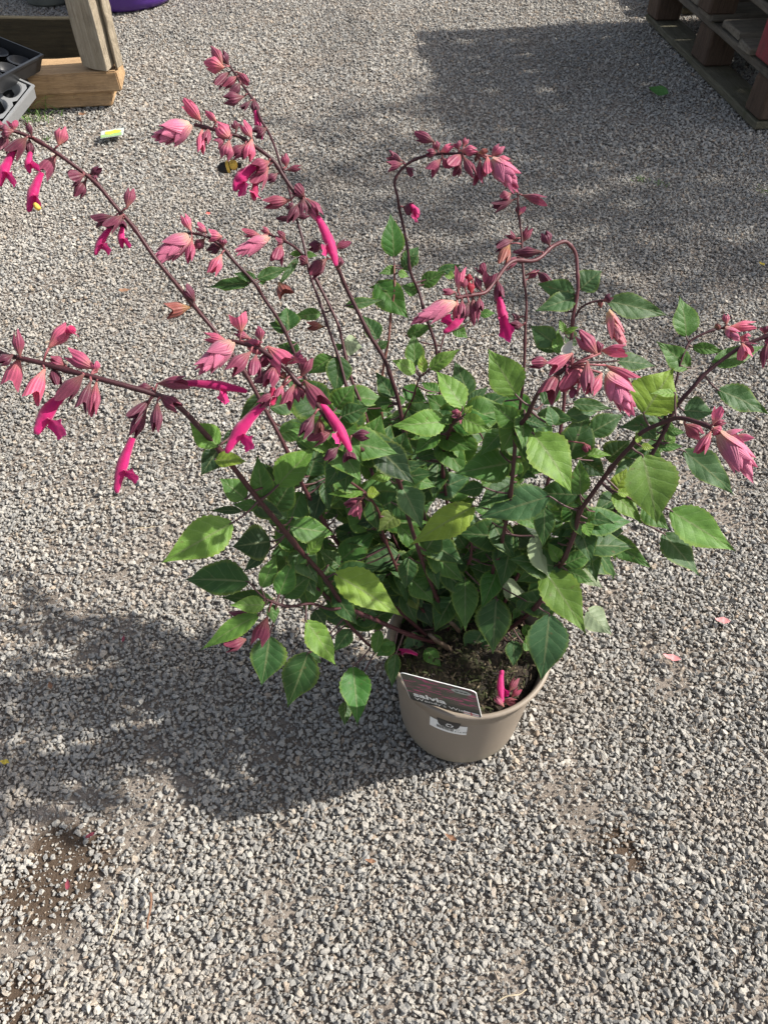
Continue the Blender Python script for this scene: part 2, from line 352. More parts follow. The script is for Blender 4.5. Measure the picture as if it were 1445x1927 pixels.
stones = bpy.data.collections.new('gravel_stone_shapes')
def stone_mesh(i):
    r = np.random.default_rng(100 + i); n = r.integers(11, 16)
    p = r.normal(size=(n, 3)); p /= np.linalg.norm(p, axis=1)[:, None]; p *= r.uniform(.82, 1.05, (n, 1))
    p *= np.array([1.0, r.uniform(.6, .95), r.uniform(.42, .75)]) * .5
    bm = bmesh.new()
    for q in p: bm.verts.new(q)
    res = bmesh.ops.convex_hull(bm, input=bm.verts[:])
    bmesh.ops.delete(bm, geom=[g for g in res['geom_interior'] if isinstance(g, bmesh.types.BMVert)], context='VERTS')
    bmesh.ops.bevel(bm, geom=bm.edges[:], offset=.035, segments=1, affect='EDGES', clamp_overlap=True)
    bmesh.ops.recalc_face_normals(bm, faces=bm.faces[:])
    me = bpy.data.meshes.new('stone'); bm.to_mesh(me); bm.free(); me.materials.append(M['stone']); return me
for i in range(16):
    o = bpy.data.objects.new('stone%02d' % i, stone_mesh(i)); stones.objects.link(o)

pts, scl, rot = [], [], []
def layer(y0, y1, cell, size, zo, keep, flat=.5, smin=.42, smax=2.1):
    ys = np.arange(y0, y1, cell); L = []
    for y in ys:
        hw = .60 + .38 * max(y, 0); xs = np.arange(-hw, hw, cell); L.append(np.stack([xs, np.full_like(xs, y)], 1))
    q = np.concatenate(L); q += rng.uniform(-.62, .62, q.shape) * cell
    q = q[rng.random(len(q)) < keep(q[:, 0], q[:, 1])]
    n = len(q); s = size * np.clip(rng.lognormal(0, .42, n), smin, smax)
    z = zo + rng.normal(0, .0009, n) + s * .10
    pts.append(np.column_stack([q, z])); scl.append(np.column_stack([s * rng.uniform(.85, 1.25, n), s, s * rng.uniform(.7, 1.1, n)]))
    rot.append(np.column_stack([rng.normal(0, flat, n), rng.normal(0, flat, n), rng.uniform(0, 6.28, n)]))
layer(-.18, 1.15, .0046, .0060, -.0056, lambda x, y: 1 - .9 * bare(x, y), .42)
layer(-.18, 1.15, .0058, .0062, -.0028, lambda x, y: .97 - 1.1 * bare(x, y), .5)
layer(1.15, 2.1, .0052, .0064, -.0054, lambda x, y: 1 - .8 * bare(x, y), .42)
layer(1.15, 2.1, .0088, .0066, -.0028, lambda x, y: .9 - 1.0 * bare(x, y), .5)
layer(2.1, 4.25, .0071, .0084, -.005, lambda x, y: 1 - .7 * bare(x, y), .40)
layer(-.1, 1.3, .0042, .0024, -.0070, lambda x, y: .7 * np.clip(bare(x, y) * 1.6 - .25, 0, 1), .6)
pts = np.concatenate(pts); scl = np.concatenate(scl); rot = np.concatenate(rot)
POT_C = Vector((.105, .503, 0))
ok = np.hypot(pts[:, 0] - POT_C.x, pts[:, 1] - POT_C.y) > .080
ok |= pts[:, 2] < -.003
pts, scl, rot = pts[ok], scl[ok], rot[ok]
me = bpy.data.meshes.new('gravel'); me.vertices.add(len(pts)); me.vertices.foreach_set('co', pts.astype(np.float32).ravel())
for nm, ar in (('scl', scl), ('rot', rot)):
    a = me.attributes.new(nm, 'FLOAT_VECTOR', 'POINT'); a.data.foreach_set('vector', ar.astype(np.float32).ravel())
a = me.attributes.new('idx', 'INT', 'POINT'); a.data.foreach_set('value', rng.integers(0, 16, len(pts)).astype(np.int32))
gravel = link('gravel', me, M['stone']); tag(gravel, 'loose grey gravel chippings covering the whole yard', 'gravel', kind='stuff')
ng = bpy.data.node_groups.new('scatter_stones', 'GeometryNodeTree')
ng.interface.new_socket('Geometry', in_out='INPUT', socket_type='NodeSocketGeometry'); ng.interface.new_socket('Geometry', in_out='OUTPUT', socket_type='NodeSocketGeometry')
gi = ng.nodes.new('NodeGroupInput'); go = ng.nodes.new('NodeGroupOutput'); ip = ng.nodes.new('GeometryNodeInstanceOnPoints'); ci = ng.nodes.new('GeometryNodeCollectionInfo')
ci.inputs[0].default_value = stones; ci.inputs['Separate Children'].default_value = True; ci.inputs['Reset Children'].default_value = True
def nattr(n, ty):
    x = ng.nodes.new('GeometryNodeInputNamedAttribute'); x.data_type = ty; x.inputs[0].default_value = n
    return [s for s in x.outputs if s.enabled and s.name == 'Attribute'][0]
ng.links.new(gi.outputs[0], ip.inputs['Points']); ng.links.new(ci.outputs[0], ip.inputs['Instance']); ip.inputs['Pick Instance'].default_value = True
e2r = ng.nodes.new('FunctionNodeEulerToRotation'); ng.links.new(nattr('rot', 'FLOAT_VECTOR'), e2r.inputs[0])
ng.links.new(nattr('idx', 'INT'), ip.inputs['Instance Index']); ng.links.new(e2r.outputs[0], ip.inputs['Rotation'])
ng.links.new(nattr('scl', 'FLOAT_VECTOR'), ip.inputs['Scale']); ng.links.new(ip.outputs[0], go.inputs[0])
md = gravel.modifiers.new('stones', 'NODES'); md.node_group = ng
print('stones', len(pts))

# ------------------------------------------------------------------ pallet stack on the right
def pallet(loc, rz, label, first, red=False, seed=0):
    """pallet: 1.0 m along local Y, 1.2 m along local X; near left corner at the origin"""
    r = random.Random(seed); t = empty('pallet', loc, rz)
    tag(t, label, 'pallet', 'pallets in the stack beside the gravel')
    LY, LX, H = 1.0, 1.2, .105
    ys = (.05, .5, .95); xs = (.05, .6, 1.15); z = 0
    for x in (xs if first else ()):                     # ground boards run along Y
        me = box_mesh('base_board', .105, LY, .022, .003, .002, r.random())
        link('base_board', me, M['mossy'], t, Matrix.Translation((x, .5, .013)))
    for i, x in enumerate(xs):
        for j, y in enumerate(ys):
            me = box_mesh('block', .095 + r.uniform(-.005, .005), .10 + r.uniform(-.01, .02), H, .006, .004, r.random())
            mt = M['red_block'] if red and i == 0 and j == 0 else M['block']
            link('block', me, mt, t, Matrix.Translation((x + r.uniform(-.006, .004), y, .026 + H / 2)))
    for x in xs:
        me = box_mesh('stringer_board', .10, LY + r.uniform(-.01, .02), .021, .003, .002, r.random())
        link('stringer_board', me, M['pallet'], t, Matrix.Translation((x + .002, .5, .026 + H + .0125)))
    k = 0
    for y in (.05, .185, .34, .50, .66, .80, .95):
        wd = .10 + r.uniform(-.02, .03)
        me = box_mesh('deck_board', LX + r.uniform(-.02, .03), wd, .021, .0035, .003, r.random())
        o = link('deck_board', me, M['pallet_x'], t, Matrix.Translation((.6 + r.uniform(-.012, .012), y, .026 + H + .025 + .0115)) @ Matrix.Rotation(r.uniform(-.012, .012), 4, 'Z'))
        k += 1
    return t
near, far_ = on(1418, 246), on(1233, 58)
ang = math.atan2(far_.y - near.y, far_.x - near.x) - R(90)
for i in range(5):
    off = Vector((random.uniform(-.015, .02), random.uniform(-.02, .02), 0)) if i else Vector()
    lab = ['mossy bottom pallet of the stack resting on the gravel', 'pallet with red painted corner blocks, second up in the stack',
           'plain pallet on top of the red blocked one', 'plain pallet one below the top of the stack', 'topmost pallet of the tall stack'][i]
    pallet(near + off + Vector((-.03 if i == 1 else 0, .0, .176 * i - (.0245 * i if i else 0))), ang, lab, i == 0, red=(i == 1), seed=30 + i)

pallet(near + Vector((.05, 1.06, 0)), ang, 'single low pallet added behind the tall stack to darken its gaps', True, seed=60)  # added pallet, keeps sunlit ground from showing through the stack's gaps

# ------------------------------------------------------------------ off-frame tree whose shade lies on the far gravel
SHADE = Vector((.98, 2.32, 0)); ch = 2.3
cc = SHADE + sun_dir * (ch / sun_dir.z)
tr = empty('small_tree', (cc.x, cc.y, 0)); tag(tr, 'small leafy tree standing beside the pallet stack', 'tree')
tv, tf = tube(spline([Vector((0, 0, 0)), Vector((.03, .02, .7)), Vector((-.02, .03, 1.4)), Vector((0, 0, 2.4))], 6), [.07 - .0022 * i for i in range(19)], 10)
link('trunk', mesh('trunk', tv, tf), M['bark'], tr)
cv, cf = [], []; limbs_v, limbs_f = [], []
for i in range(16):
    d = Vector((random.gauss(0, 1), random.gauss(0, 1), random.gauss(0, .5))).normalized()
    b = len(limbs_v); p0 = Vector((0, 0, random.uniform(1.5, 2.2)))
    a, f = tube(spline([p0, p0 + d * .35 + Vector((0, 0, .1)), Vector((0, 0, ch)) + d * .8], 4), [.022 - .0018 * k for k in range(9)], 6)
    limbs_v += a; limbs_f += [tuple(x + b for x in q) for q in f]
link('limbs', mesh('limbs', limbs_v, limbs_f), M['bark'], tr)
for i in range(3300):
    d = Vector((random.gauss(0, 1), random.gauss(0, 1), random.gauss(0, 1))).normalized()
    rr = random.random() ** .38 * (.96 + .16 * math.sin(d.x * 5 + d.y * 3) + random.gauss(0, .05))
    c = Vector((0, 0, ch)) + Vector((d.x * rr, d.y * rr, d.z * rr * .62))
    q = Quaternion(Vector((random.gauss(0, 1), random.gauss(0, 1), random.gauss(0, 1))).normalized(), random.uniform(0, 6.28)); s = random.uniform(.02, .036)
    b = len(cv)
    for vx, vy, vz in ((0, -1.6, 0), (.8, 0, .15), (0, 1.7, 0), (-.8, 0, .15)): cv.append(c + q @ Vector((vx * s, vy * s, vz * s)))
    cf += [(b, b + 1, b + 2), (b, b + 2, b + 3)]
link('crown', mesh('crown', cv, cf, False), M['treeleaf'], tr)

# ------------------------------------------------------------------ top left: planks, post, board, trays, tub
a0 = on(214, 200); b0 = on(45, 208); pa = math.atan2(a0.y - b0.y, a0.x - b0.x)
def plank(label, right, zc, sx, sy, sz, seed, rot=0.0):
    o = link('timber_plank', box_mesh('timber_plank', sx, sy, sz, .004, .003, seed, 2), M['timber'])
    d = Vector((math.cos(pa + rot), math.sin(pa + rot), 0)); n = Vector((-d.y, d.x, 0))
    c = right - d * sx / 2 + n * sy / 2; o.location = (c.x, c.y, zc); o.rotation_euler = (0, 0, pa + rot)
    tag(o, label, 'plank', 'planks under the old post'); return o
plank('lower pine plank lying directly on the gravel', Vector((a0.x, a0.y, 0)), .024, .95, .13, .047, 2)
ur = on(229, 172, .05)
plank('upper pine plank carrying the old grey post', Vector((ur.x, ur.y, 0)), .0775, 1.0, .145, .057, 3, R(.6))
# post, quarter-turned, standing on the upper plank
pp = on(190, 130, .107); pz = .1075
bm = bmesh.new(); rings = []
for k in range(15):
    z = pz + k * .1; ring = []
    for (x, y) in ((-.062, -.05), (.0, -.053), (.058, -.05), (.062, 0), (.06, .05), (0, .052), (-.06, .05), (-.063, 0)):
        jx, jy = random.uniform(-.003, .003), random.uniform(-.003, .003)
        jz = random.uniform(-.0, .012) if k == 0 else 0
        ring.append(bm.verts.new((x + jx, y + jy, z + jz)))
    rings.append(ring)
for k in range(14):
    for i in range(8): bm.faces.new((rings[k][i], rings[k][(i + 1) % 8], rings[k + 1][(i + 1) % 8], rings[k + 1][i]))
bm.faces.new(rings[0][::-1]); bm.faces.new(rings[-1])
bmesh.ops.bevel(bm, geom=[e for e in bm.edges if abs((e.verts[0].co - e.verts[1].co).z) > .05], offset=.004, segments=1, affect='EDGES')
me = bpy.data.meshes.new('timber_post'); bm.to_mesh(me); bm.free()
post = link('timber_post', me, M['post']); post.location = (pp.x, pp.y + .015, 0); post.rotation_euler = (0, 0, R(-17)); post.scale = (.70, .70, 1); tag(post, 'weathered grey wooden post standing on the planks', 'post')
o = link('side_batten', box_mesh('side_batten', .014, .05, .26, .002, .002, 5), M['post'], post, Matrix.Translation((.077, .02, .24)))
# dark board behind
bl = on(145, 118); o = link('dark_board', box_mesh('dark_board', 1.1, .03, .135, .003, .002, 6), M['board'])
o.location = (bl.x - .43, bl.y + .02, .07); o.rotation_euler = (0, 0, R(-2)); tag(o, 'shade-toned board on edge behind the old post', 'board')
# trays
def tray(name, label, w, l, h, mat, cells, label_sticker=False, holes=False):
    t = empty(name); tag(t, label, 'tray')
    v, f = [], []
    def rect(sx, sy, z): 
        i = len(v); v.extend([(-sx, -sy, z), (sx, -sy, z), (sx, sy, z), (-sx, sy, z)]); return i
    prof = [(1.0, 1.0, h * .86), (1.0, 1.0, h), (.94, .965, h), (.9, .94, .004), ]
    ids = [rect(w / 2 * a, l / 2 * b, z) for a, b, z in prof]
    for p, q in zip(ids, ids[1:]):
        for k in range(4): f.append((p + k, p + (k + 1) % 4, q + (k + 1) % 4, q + k))
    f.append((ids[-1], ids[-1] + 1, ids[-1] + 2, ids[-1] + 3))
    io = [rect(w / 2 * .975, l / 2 * .985, h * .86), rect(w / 2 * .92, l / 2 * .95, 0)]
    for p, q in ((ids[0], io[0]), (io[0], io[1])):
        for k in range(4): f.append((q + k, q + (k + 1) % 4, p + (k + 1) % 4, p + k))
    f.append((io[1] + 3, io[1] + 2, io[1] + 1, io[1]))
    link('tray_shell', mesh(name, v, f, False), mat, t)
    nx, ny = cells
    for i in range(nx):
        for j in range(ny):
            x = (-.5 + (i + .5) / nx) * w * .86; y = (-.5 + (j + .5) / ny) * l * .9; rr = min(w * .86 / nx, l * .9 / ny) * .5
            vv, ff = lathe([(rr * 1.0, h * .97), (rr * .86, h * .97), (rr * .72, h * .12), (0.0005, h * .1)] if holes else [(rr * .96, h * .55), (rr * .8, h * .6), (rr * .62, h * .08), (.0005, h * .08)], 20)
            link('cell', mesh('cell', vv, ff), mat, t, Matrix.Translation((x, y, 0)))
    if holes:                                            # web between the round cells
        b = bmesh.new(); n = 20
        for i in range(nx):
            for j in range(ny):
                x = (-.5 + (i + .5) / nx) * w * .9; y = (-.5 + (j + .5) / ny) * l * .93; hx, hy = w * .45 / nx, l * .465 / ny; rr = min(w * .86 / nx, l * .9 / ny) * .44
                ri, ro = [], []
                for k in range(n):
                    a = 2 * math.pi * k / n; c, s = math.cos(a), math.sin(a); m = 1 / max(abs(c), abs(s))
                    ri.append(b.verts.new((x + rr * c, y + rr * s, h * .985))); ro.append(b.verts.new((x + hx * c * m, y + hy * s * m, h * .985)))
                for k in range(n): b.faces.new((ri[k], ro[k], ro[(k + 1) % n], ri[(k + 1) % n]))
        me = bpy.data.meshes.new('web'); b.to_mesh(me); b.free(); link('web', me, mat, t)
    if label_sticker:
        link('sticker', box_mesh('sticker', .075, .002, .022, 0), M['white'], t, Matrix.Translation((w * .12, -l / 2 - .0015, h * .93)))
    return t
t1 = tray('grey_cell_tray', 'grey plastic cell tray with round holes leaning by the planks', .24, .30, .045, M['grey_pl'], (3, 4), holes=True)
t1.location = on(-42, 222, .05); t1.rotation_euler = (R(22), R(12), R(-24))
t2 = tray('black_tray', 'glossy black plant tray dumped upside down on the grey tray', .20, .22, .055, M['black_pl'], (3, 4))
t2.location = on(-40, 160, .115); t2.rotation_euler = (R(190), R(10), R(-16))
t3 = tray('black_tray', 'black plant tray with white sticker on its rim, topmost of the heap', .24, .24, .05, M['black_pl'], (3, 3), True)
t3.location = on(-30, 128, .15); t3.rotation_euler = (R(-4), R(16), R(-14))
# purple tub and dull pot further back
tb = empty('purple_tub', (0, 0, 0)); e = on(205, 27)
v, f = lathe([(.0, .001), (.20, .001), (.215, .012), (.222, .03), (.25, .16), (.285, .33), (.30, .335), (.30, .35), (.285, .35), (.275, .34), (.24, .1), (.21, .03), (0, .03)], 56)
link('tub_wall', mesh('tub_wall', v, f), M['purple'], tb)
for zz, rr in ((.065, .231), (.105, .2395)):
    vv, ff = lathe([(rr - .002, zz - .004), (rr + .003, zz - .002), (rr + .003, zz + .002), (rr - .002, zz + .004)], 56); link('rib', mesh('rib', vv, ff), M['purple'], tb)
tb.location = (e.x + .01, e.y + .215, 0); tag(tb, 'purple round plastic tub beyond the old post', 'tub')
e = on(85, 14); dp = empty('grey_plant_pot', (e.x, e.y + .1, 0)); v, f = lathe([(0, .001), (.095, .001), (.1, .01), (.13, .2), (.138, .2), (.138, .225), (.128, .225), (.12, .2), (0, .19)], 40)
link('pot_wall', mesh('pot_wall', v, f), M['dull_pot'], dp); tag(dp, 'dull grey pot far back between post and tub', 'pot')

# ------------------------------------------------------------------ the pot
PR, PB, PH = .0985, .082, .176
pot = empty('plant_pot', POT_C); tag(pot, 'taupe plastic plant pot with price sticker standing on gravel', 'pot')
def pot_r(z):
    t = z / PH; r = PB + (PR - .004 - PB) * t
    return r + (.0025 if z > PH - .030 else 0)
prof = [(.0, .010), (PB - .014, .010), (PB - .010, .0015), (PB - .002, .0015), (PB, .006)] + [(pot_r(z), z) for z in np.linspace(.012, PH - .0305, 12)] + \
       [(pot_r(PH - .029), PH - .029), (pot_r(PH - .004), PH - .006)]
v, f = lathe(prof, 72); link('wall', mesh('wall', v, f), M['pot'], pot)
v, f = lathe([(pot_r(PH - .006) - .0005, PH - .0075), (PR + .003, PH - .005), (PR + .004, PH - .002), (PR + .0025, PH + .0005), (PR - .001, PH + .001), (PR - .003, PH - .002), (pot_r(PH - .035) - .003, PH - .035), (pot_r(PH - .06) - .003, PH - .06)], 72)
link('rim', mesh('rim', v, f), M['pot'], pot)
for k in range(6):
    a = k * math.pi / 3 + .3; o = link('foot', box_mesh('foot', .016, .03, .010, .002), M['pot'], pot, Matrix.Translation(((PB - .012) * math.cos(a), (PB - .012) * math.sin(a), .0055)) @ Matrix.Rotation(a, 4, 'Z'))
SOIL = PH - .018
sv, sf = [(0, 0, SOIL + .004)], []; nr, nk = 14, 48
for i in range(1, nr + 1):
    for k in range(nk):
        r = (PR - .0095) * i / nr; a = 2 * math.pi * k / nk; x, y = r * math.cos(a), r * math.sin(a)
        sv.append((x, y, SOIL + .012 * (float(vnoise(np.array([x + 1.]), np.array([y + 1.]), .022, 21)[0]) - .5) + .008 * (float(vnoise(np.array([x + 1.]), np.array([y + 1.]), .009, 22)[0]) - .5) - (.004 if i == nr else 0)))
for k in range(nk): sf.append((0, 1 + k, 1 + (k + 1) % nk))
for i in range(nr - 1):
    for k in range(nk): sf.append((1 + i * nk + k, 1 + (i + 1) * nk + k, 1 + (i + 1) * nk + (k + 1) % nk, 1 + i * nk + (k + 1) % nk))
link('compost', mesh('compost', sv, sf), M['soil'], pot)
fv, ff, ft = [], [], []
for i in range(1900):                                   # straw, fibres and moss on the compost
    r = (PR - .014) * math.sqrt(random.random()); a = random.uniform(0, 6.28); p = Vector((r * math.cos(a), r * math.sin(a), SOIL + random.uniform(-.002, .006)))
    d = Vector((random.gauss(0, 1), random.gauss(0, 1), random.gauss(0, .35))).normalized(); L = random.uniform(.003, .011); w = random.uniform(.0005, .0013)
    s = d.cross(Vector((0, 0, 1))).normalized() * w; u = Vector((0, 0, w * .7)); b = len(fv); m = p + Vector((0, 0, random.uniform(0, .0015)))
    fv += [p - d * L / 2 - s, p - d * L / 2 + s, m + s + u, m - s + u, p + d * L / 2 + s * .4, p + d * L / 2 - s * .4]
    ff += [(b, b + 1, b + 2, b + 3), (b + 3, b + 2, b + 4, b + 5)]
    g = random.random(); c = (.24, .19, .115) if g < .10 else (.06, .07, .018) if g < .42 else (.085, .06, .032) if g < .68 else (.025, .017, .011)
    k = random.uniform(.6, 1.3); ft += [tuple(x * k * .62 for x in c) + (1,)] * 6
me = mesh('moss', fv, ff, False); at = me.color_attributes.new('tint', 'FLOAT_COLOR', 'POINT')
for i, c in enumerate(ft): at.data[i].color = c
o = link('moss', me, M['fiber'], pot); o['kind'] = 'stuff'

# stickers wrapped on the wall
def wrap(verts, a0, z0, off):
    out = []
    for x, y in verts:
        z = z0 + y; r = pot_r(z) + off; a = a0 + x / r; out.append((r * math.cos(a), r * math.sin(a), z))
    return out
def sticker(name, a0, z0, w, h, off, mat, parent, halfround=False):
    n, m = 16, 6; v = []; f = []
    for j in range(m + 1):
        for i in range(n + 1):
            x = (i / n - .5) * w; y = (j / m - .5) * h
            if halfround:
                y = h * .5 - (h * (1 - j / m)) * math.sqrt(max(0, 1 - (2 * x / w) ** 4)) if j < m else h * .5
            v.append((x, y))
    for j in range(m):
        for i in range(n): f.append((j * (n + 1) + i, j * (n + 1) + i + 1, (j + 1) * (n + 1) + i + 1, (j + 1) * (n + 1) + i))
    return link(name, mesh(name, wrap(v, a0, z0, off), f), mat, parent)
def text_mesh(body, size, bold=0.0):
    cu = bpy.data.curves.new('txt', 'FONT'); cu.body = body; cu.size = size; cu.offset = bold; cu.resolution_u = 3
    o = bpy.data.objects.new('txt', cu); COL.objects.link(o); bpy.context.view_layer.update()
    me = bpy.data.meshes.new_from_object(o.evaluated_get(bpy.context.evaluated_depsgraph_get()))
    bpy.data.objects.remove(o); bpy.data.curves.remove(cu)
    return [(v.co.x, v.co.y) for v in me.vertices], [tuple(p.vertices) for p in me.polygons]
st_p = on(843, 1361, .138); SA = math.atan2(st_p.y - POT_C.y, st_p.x - POT_C.x) ; SZ = .129
stk = sticker('price_sticker', SA, SZ - .008, .047, .026, .0007, M['white'], pot)
def wrapped(name, vf, x0, y0, off, mat): v, f = vf; return link(name, mesh(name, wrap([(x + x0, y + y0) for x, y in v], SA, SZ, off), f, False), mat, stk)
bv, bf = [], []; x = -.014
while x < .007:
    w = random.choice((.0004, .0005, .0008, .0011)); b = len(bv); bv += [(x, -.0145), (x + w, -.0145), (x + w, -.007), (x, -.007)]; bf.append((b, b + 1, b + 2, b + 3)); x += w + random.choice((.0004, .0006, .0008))
wrapped('barcode', (bv, bf), 0, 0, .0012, M['ink'])
wrapped('price_text', text_mesh('£14.99', .0056), .0085, -.0148, .0012, M['ink']); wrapped('code_text', text_mesh('397', .0036), .0095, -.0078, .0012, M['ink'])
blk = sticker('recycling_sticker', SA + .003, SZ + .004, .030, .021, .0014, M['ink'], pot, True)
for k in range(3):                                       # three chasing arrows
    v = []; a0 = R(90) + k * R(120)
    for i in range(9):
        a = a0 - R(38) + R(76) * i / 8; v += [(.0030 * math.cos(a), .0030 * math.sin(a)), (.0048 * math.cos(a), .0048 * math.sin(a))]
    f = [(2 * i, 2 * i + 1, 2 * i + 3, 2 * i + 2) for i in range(8)]
    a = a0 + R(38); b = len(v); v += [(.0022 * math.cos(a), .0022 * math.sin(a)), (.0056 * math.cos(a), .0056 * math.sin(a)), (.0041 * math.cos(a + .55), .0041 * math.sin(a + .55))]; f.append((b, b + 1, b + 2))
    link('arrow', mesh('arrow', wrap([(x, y + .0035) for x, y in v], SA + .02, SZ, .002), f, False), M['white'], blk)
tv = [(x, y) for x0 in (-.009, -.005, .0005, .005) for x, y in ((x0, -.0032), (x0 + .0032, -.0032), (x0 + .0032, -.0022), (x0, -.0022))]
link('small_print', mesh('small_print', wrap(tv, SA + .01, SZ, .002), [tuple(range(4 * k, 4 * k + 4)) for k in range(4)], False), M['grey_ink'], blk)

# ------------------------------------------------------------------ upright plant label on the rim
BL, BR = on(773, 1315, .174), on(907, 1351, .186); chh = .08
ex = (BR - BL); cw = ex.length; ex.normalize(); vu = (Vector((0, 0, 1)) - ex * ex.z).normalized(); ey = vu * math.cos(R(9)) + ex.cross(vu) * math.sin(R(9)); ez = ex.cross(ey)
lb = empty('plant_label'); lb.matrix_world = basis(ex, ey, ez, BL); tag(lb, 'printed flower picture card stuck upright on the pot rim', 'label')
def rrect(w, h, r, n=5):
    o = []
    for cx, cy, a in ((w - r, r, -90), (w - r, h - r, 0), (r, h - r, 90), (r, r, 180)):
        for i in range(n + 1): t = R(a + 90 * i / n); o.append((cx + r * math.cos(t), cy + r * math.sin(t)))
    return o
def card(name, w, h, r, x0, y0, z0, th, mat, parent):
    o = rrect(w, h, r); n = len(o); v = [(x + x0, y + y0, z0) for x, y in o] + [(x + x0, y + y0, z0 + th) for x, y in o]
    f = [tuple(range(n - 1, -1, -1)), tuple(range(n, 2 * n))] + [(i, (i + 1) % n, n + (i + 1) % n, n + i) for i in range(n)]
    return link(name, mesh(name, v, f, False, uv=[(x / w, y / h) for x, y in o] * 2), mat, parent)
card('card', cw, chh, .006, 0, 0, 0, .0008, M['white'], lb)
card('picture', cw - .0014, chh - .0014, .0054, .0007, .0007, .0009, .0002, M['print'], lb)
def flat_text(body, size, x, y, z, mat, bold=0): v, f = text_mesh(body, size, bold); return link('lettering', mesh('lettering', [(a + x, b + y, z) for a, b in v], f, False), mat, lb)
flat_text('salvia', .0185, .007, .0175, .0014, M['white'], .0006); flat_text("Wendy's Wish", .0108, .007, .0065, .0014, M['white'])
ov = [(.0115 * math.cos(2 * math.pi * k / 28), .0062 * math.sin(2 * math.pi * k / 28)) for k in range(28)]
link('oval_badge', mesh('oval_badge', [(x + cw - .017, y + chh - .0105, .0014) for x, y in ov], [tuple(range(28))], False), M['grey_ink'], lb)
for k in range(3): card('badge_mark', .004, .0022, .0003, cw - .024 + .005 * k, chh - .0118, .0016, .0001, M['ink'], lb)
card('flag_badge', .018, .009, .0006, cw - .0205, .0035, .0013, .0002, M['white'], lb)
for (x, y, w, h) in ((0, .0036, .018, .0018), (.0081, 0, .0018, .009)): card('flag_stripe', w, h, .0001, cw - .0205 + x, .0035 + y, .0016, .0001 if w > .01 else .00025, M['red_ink'], lb)

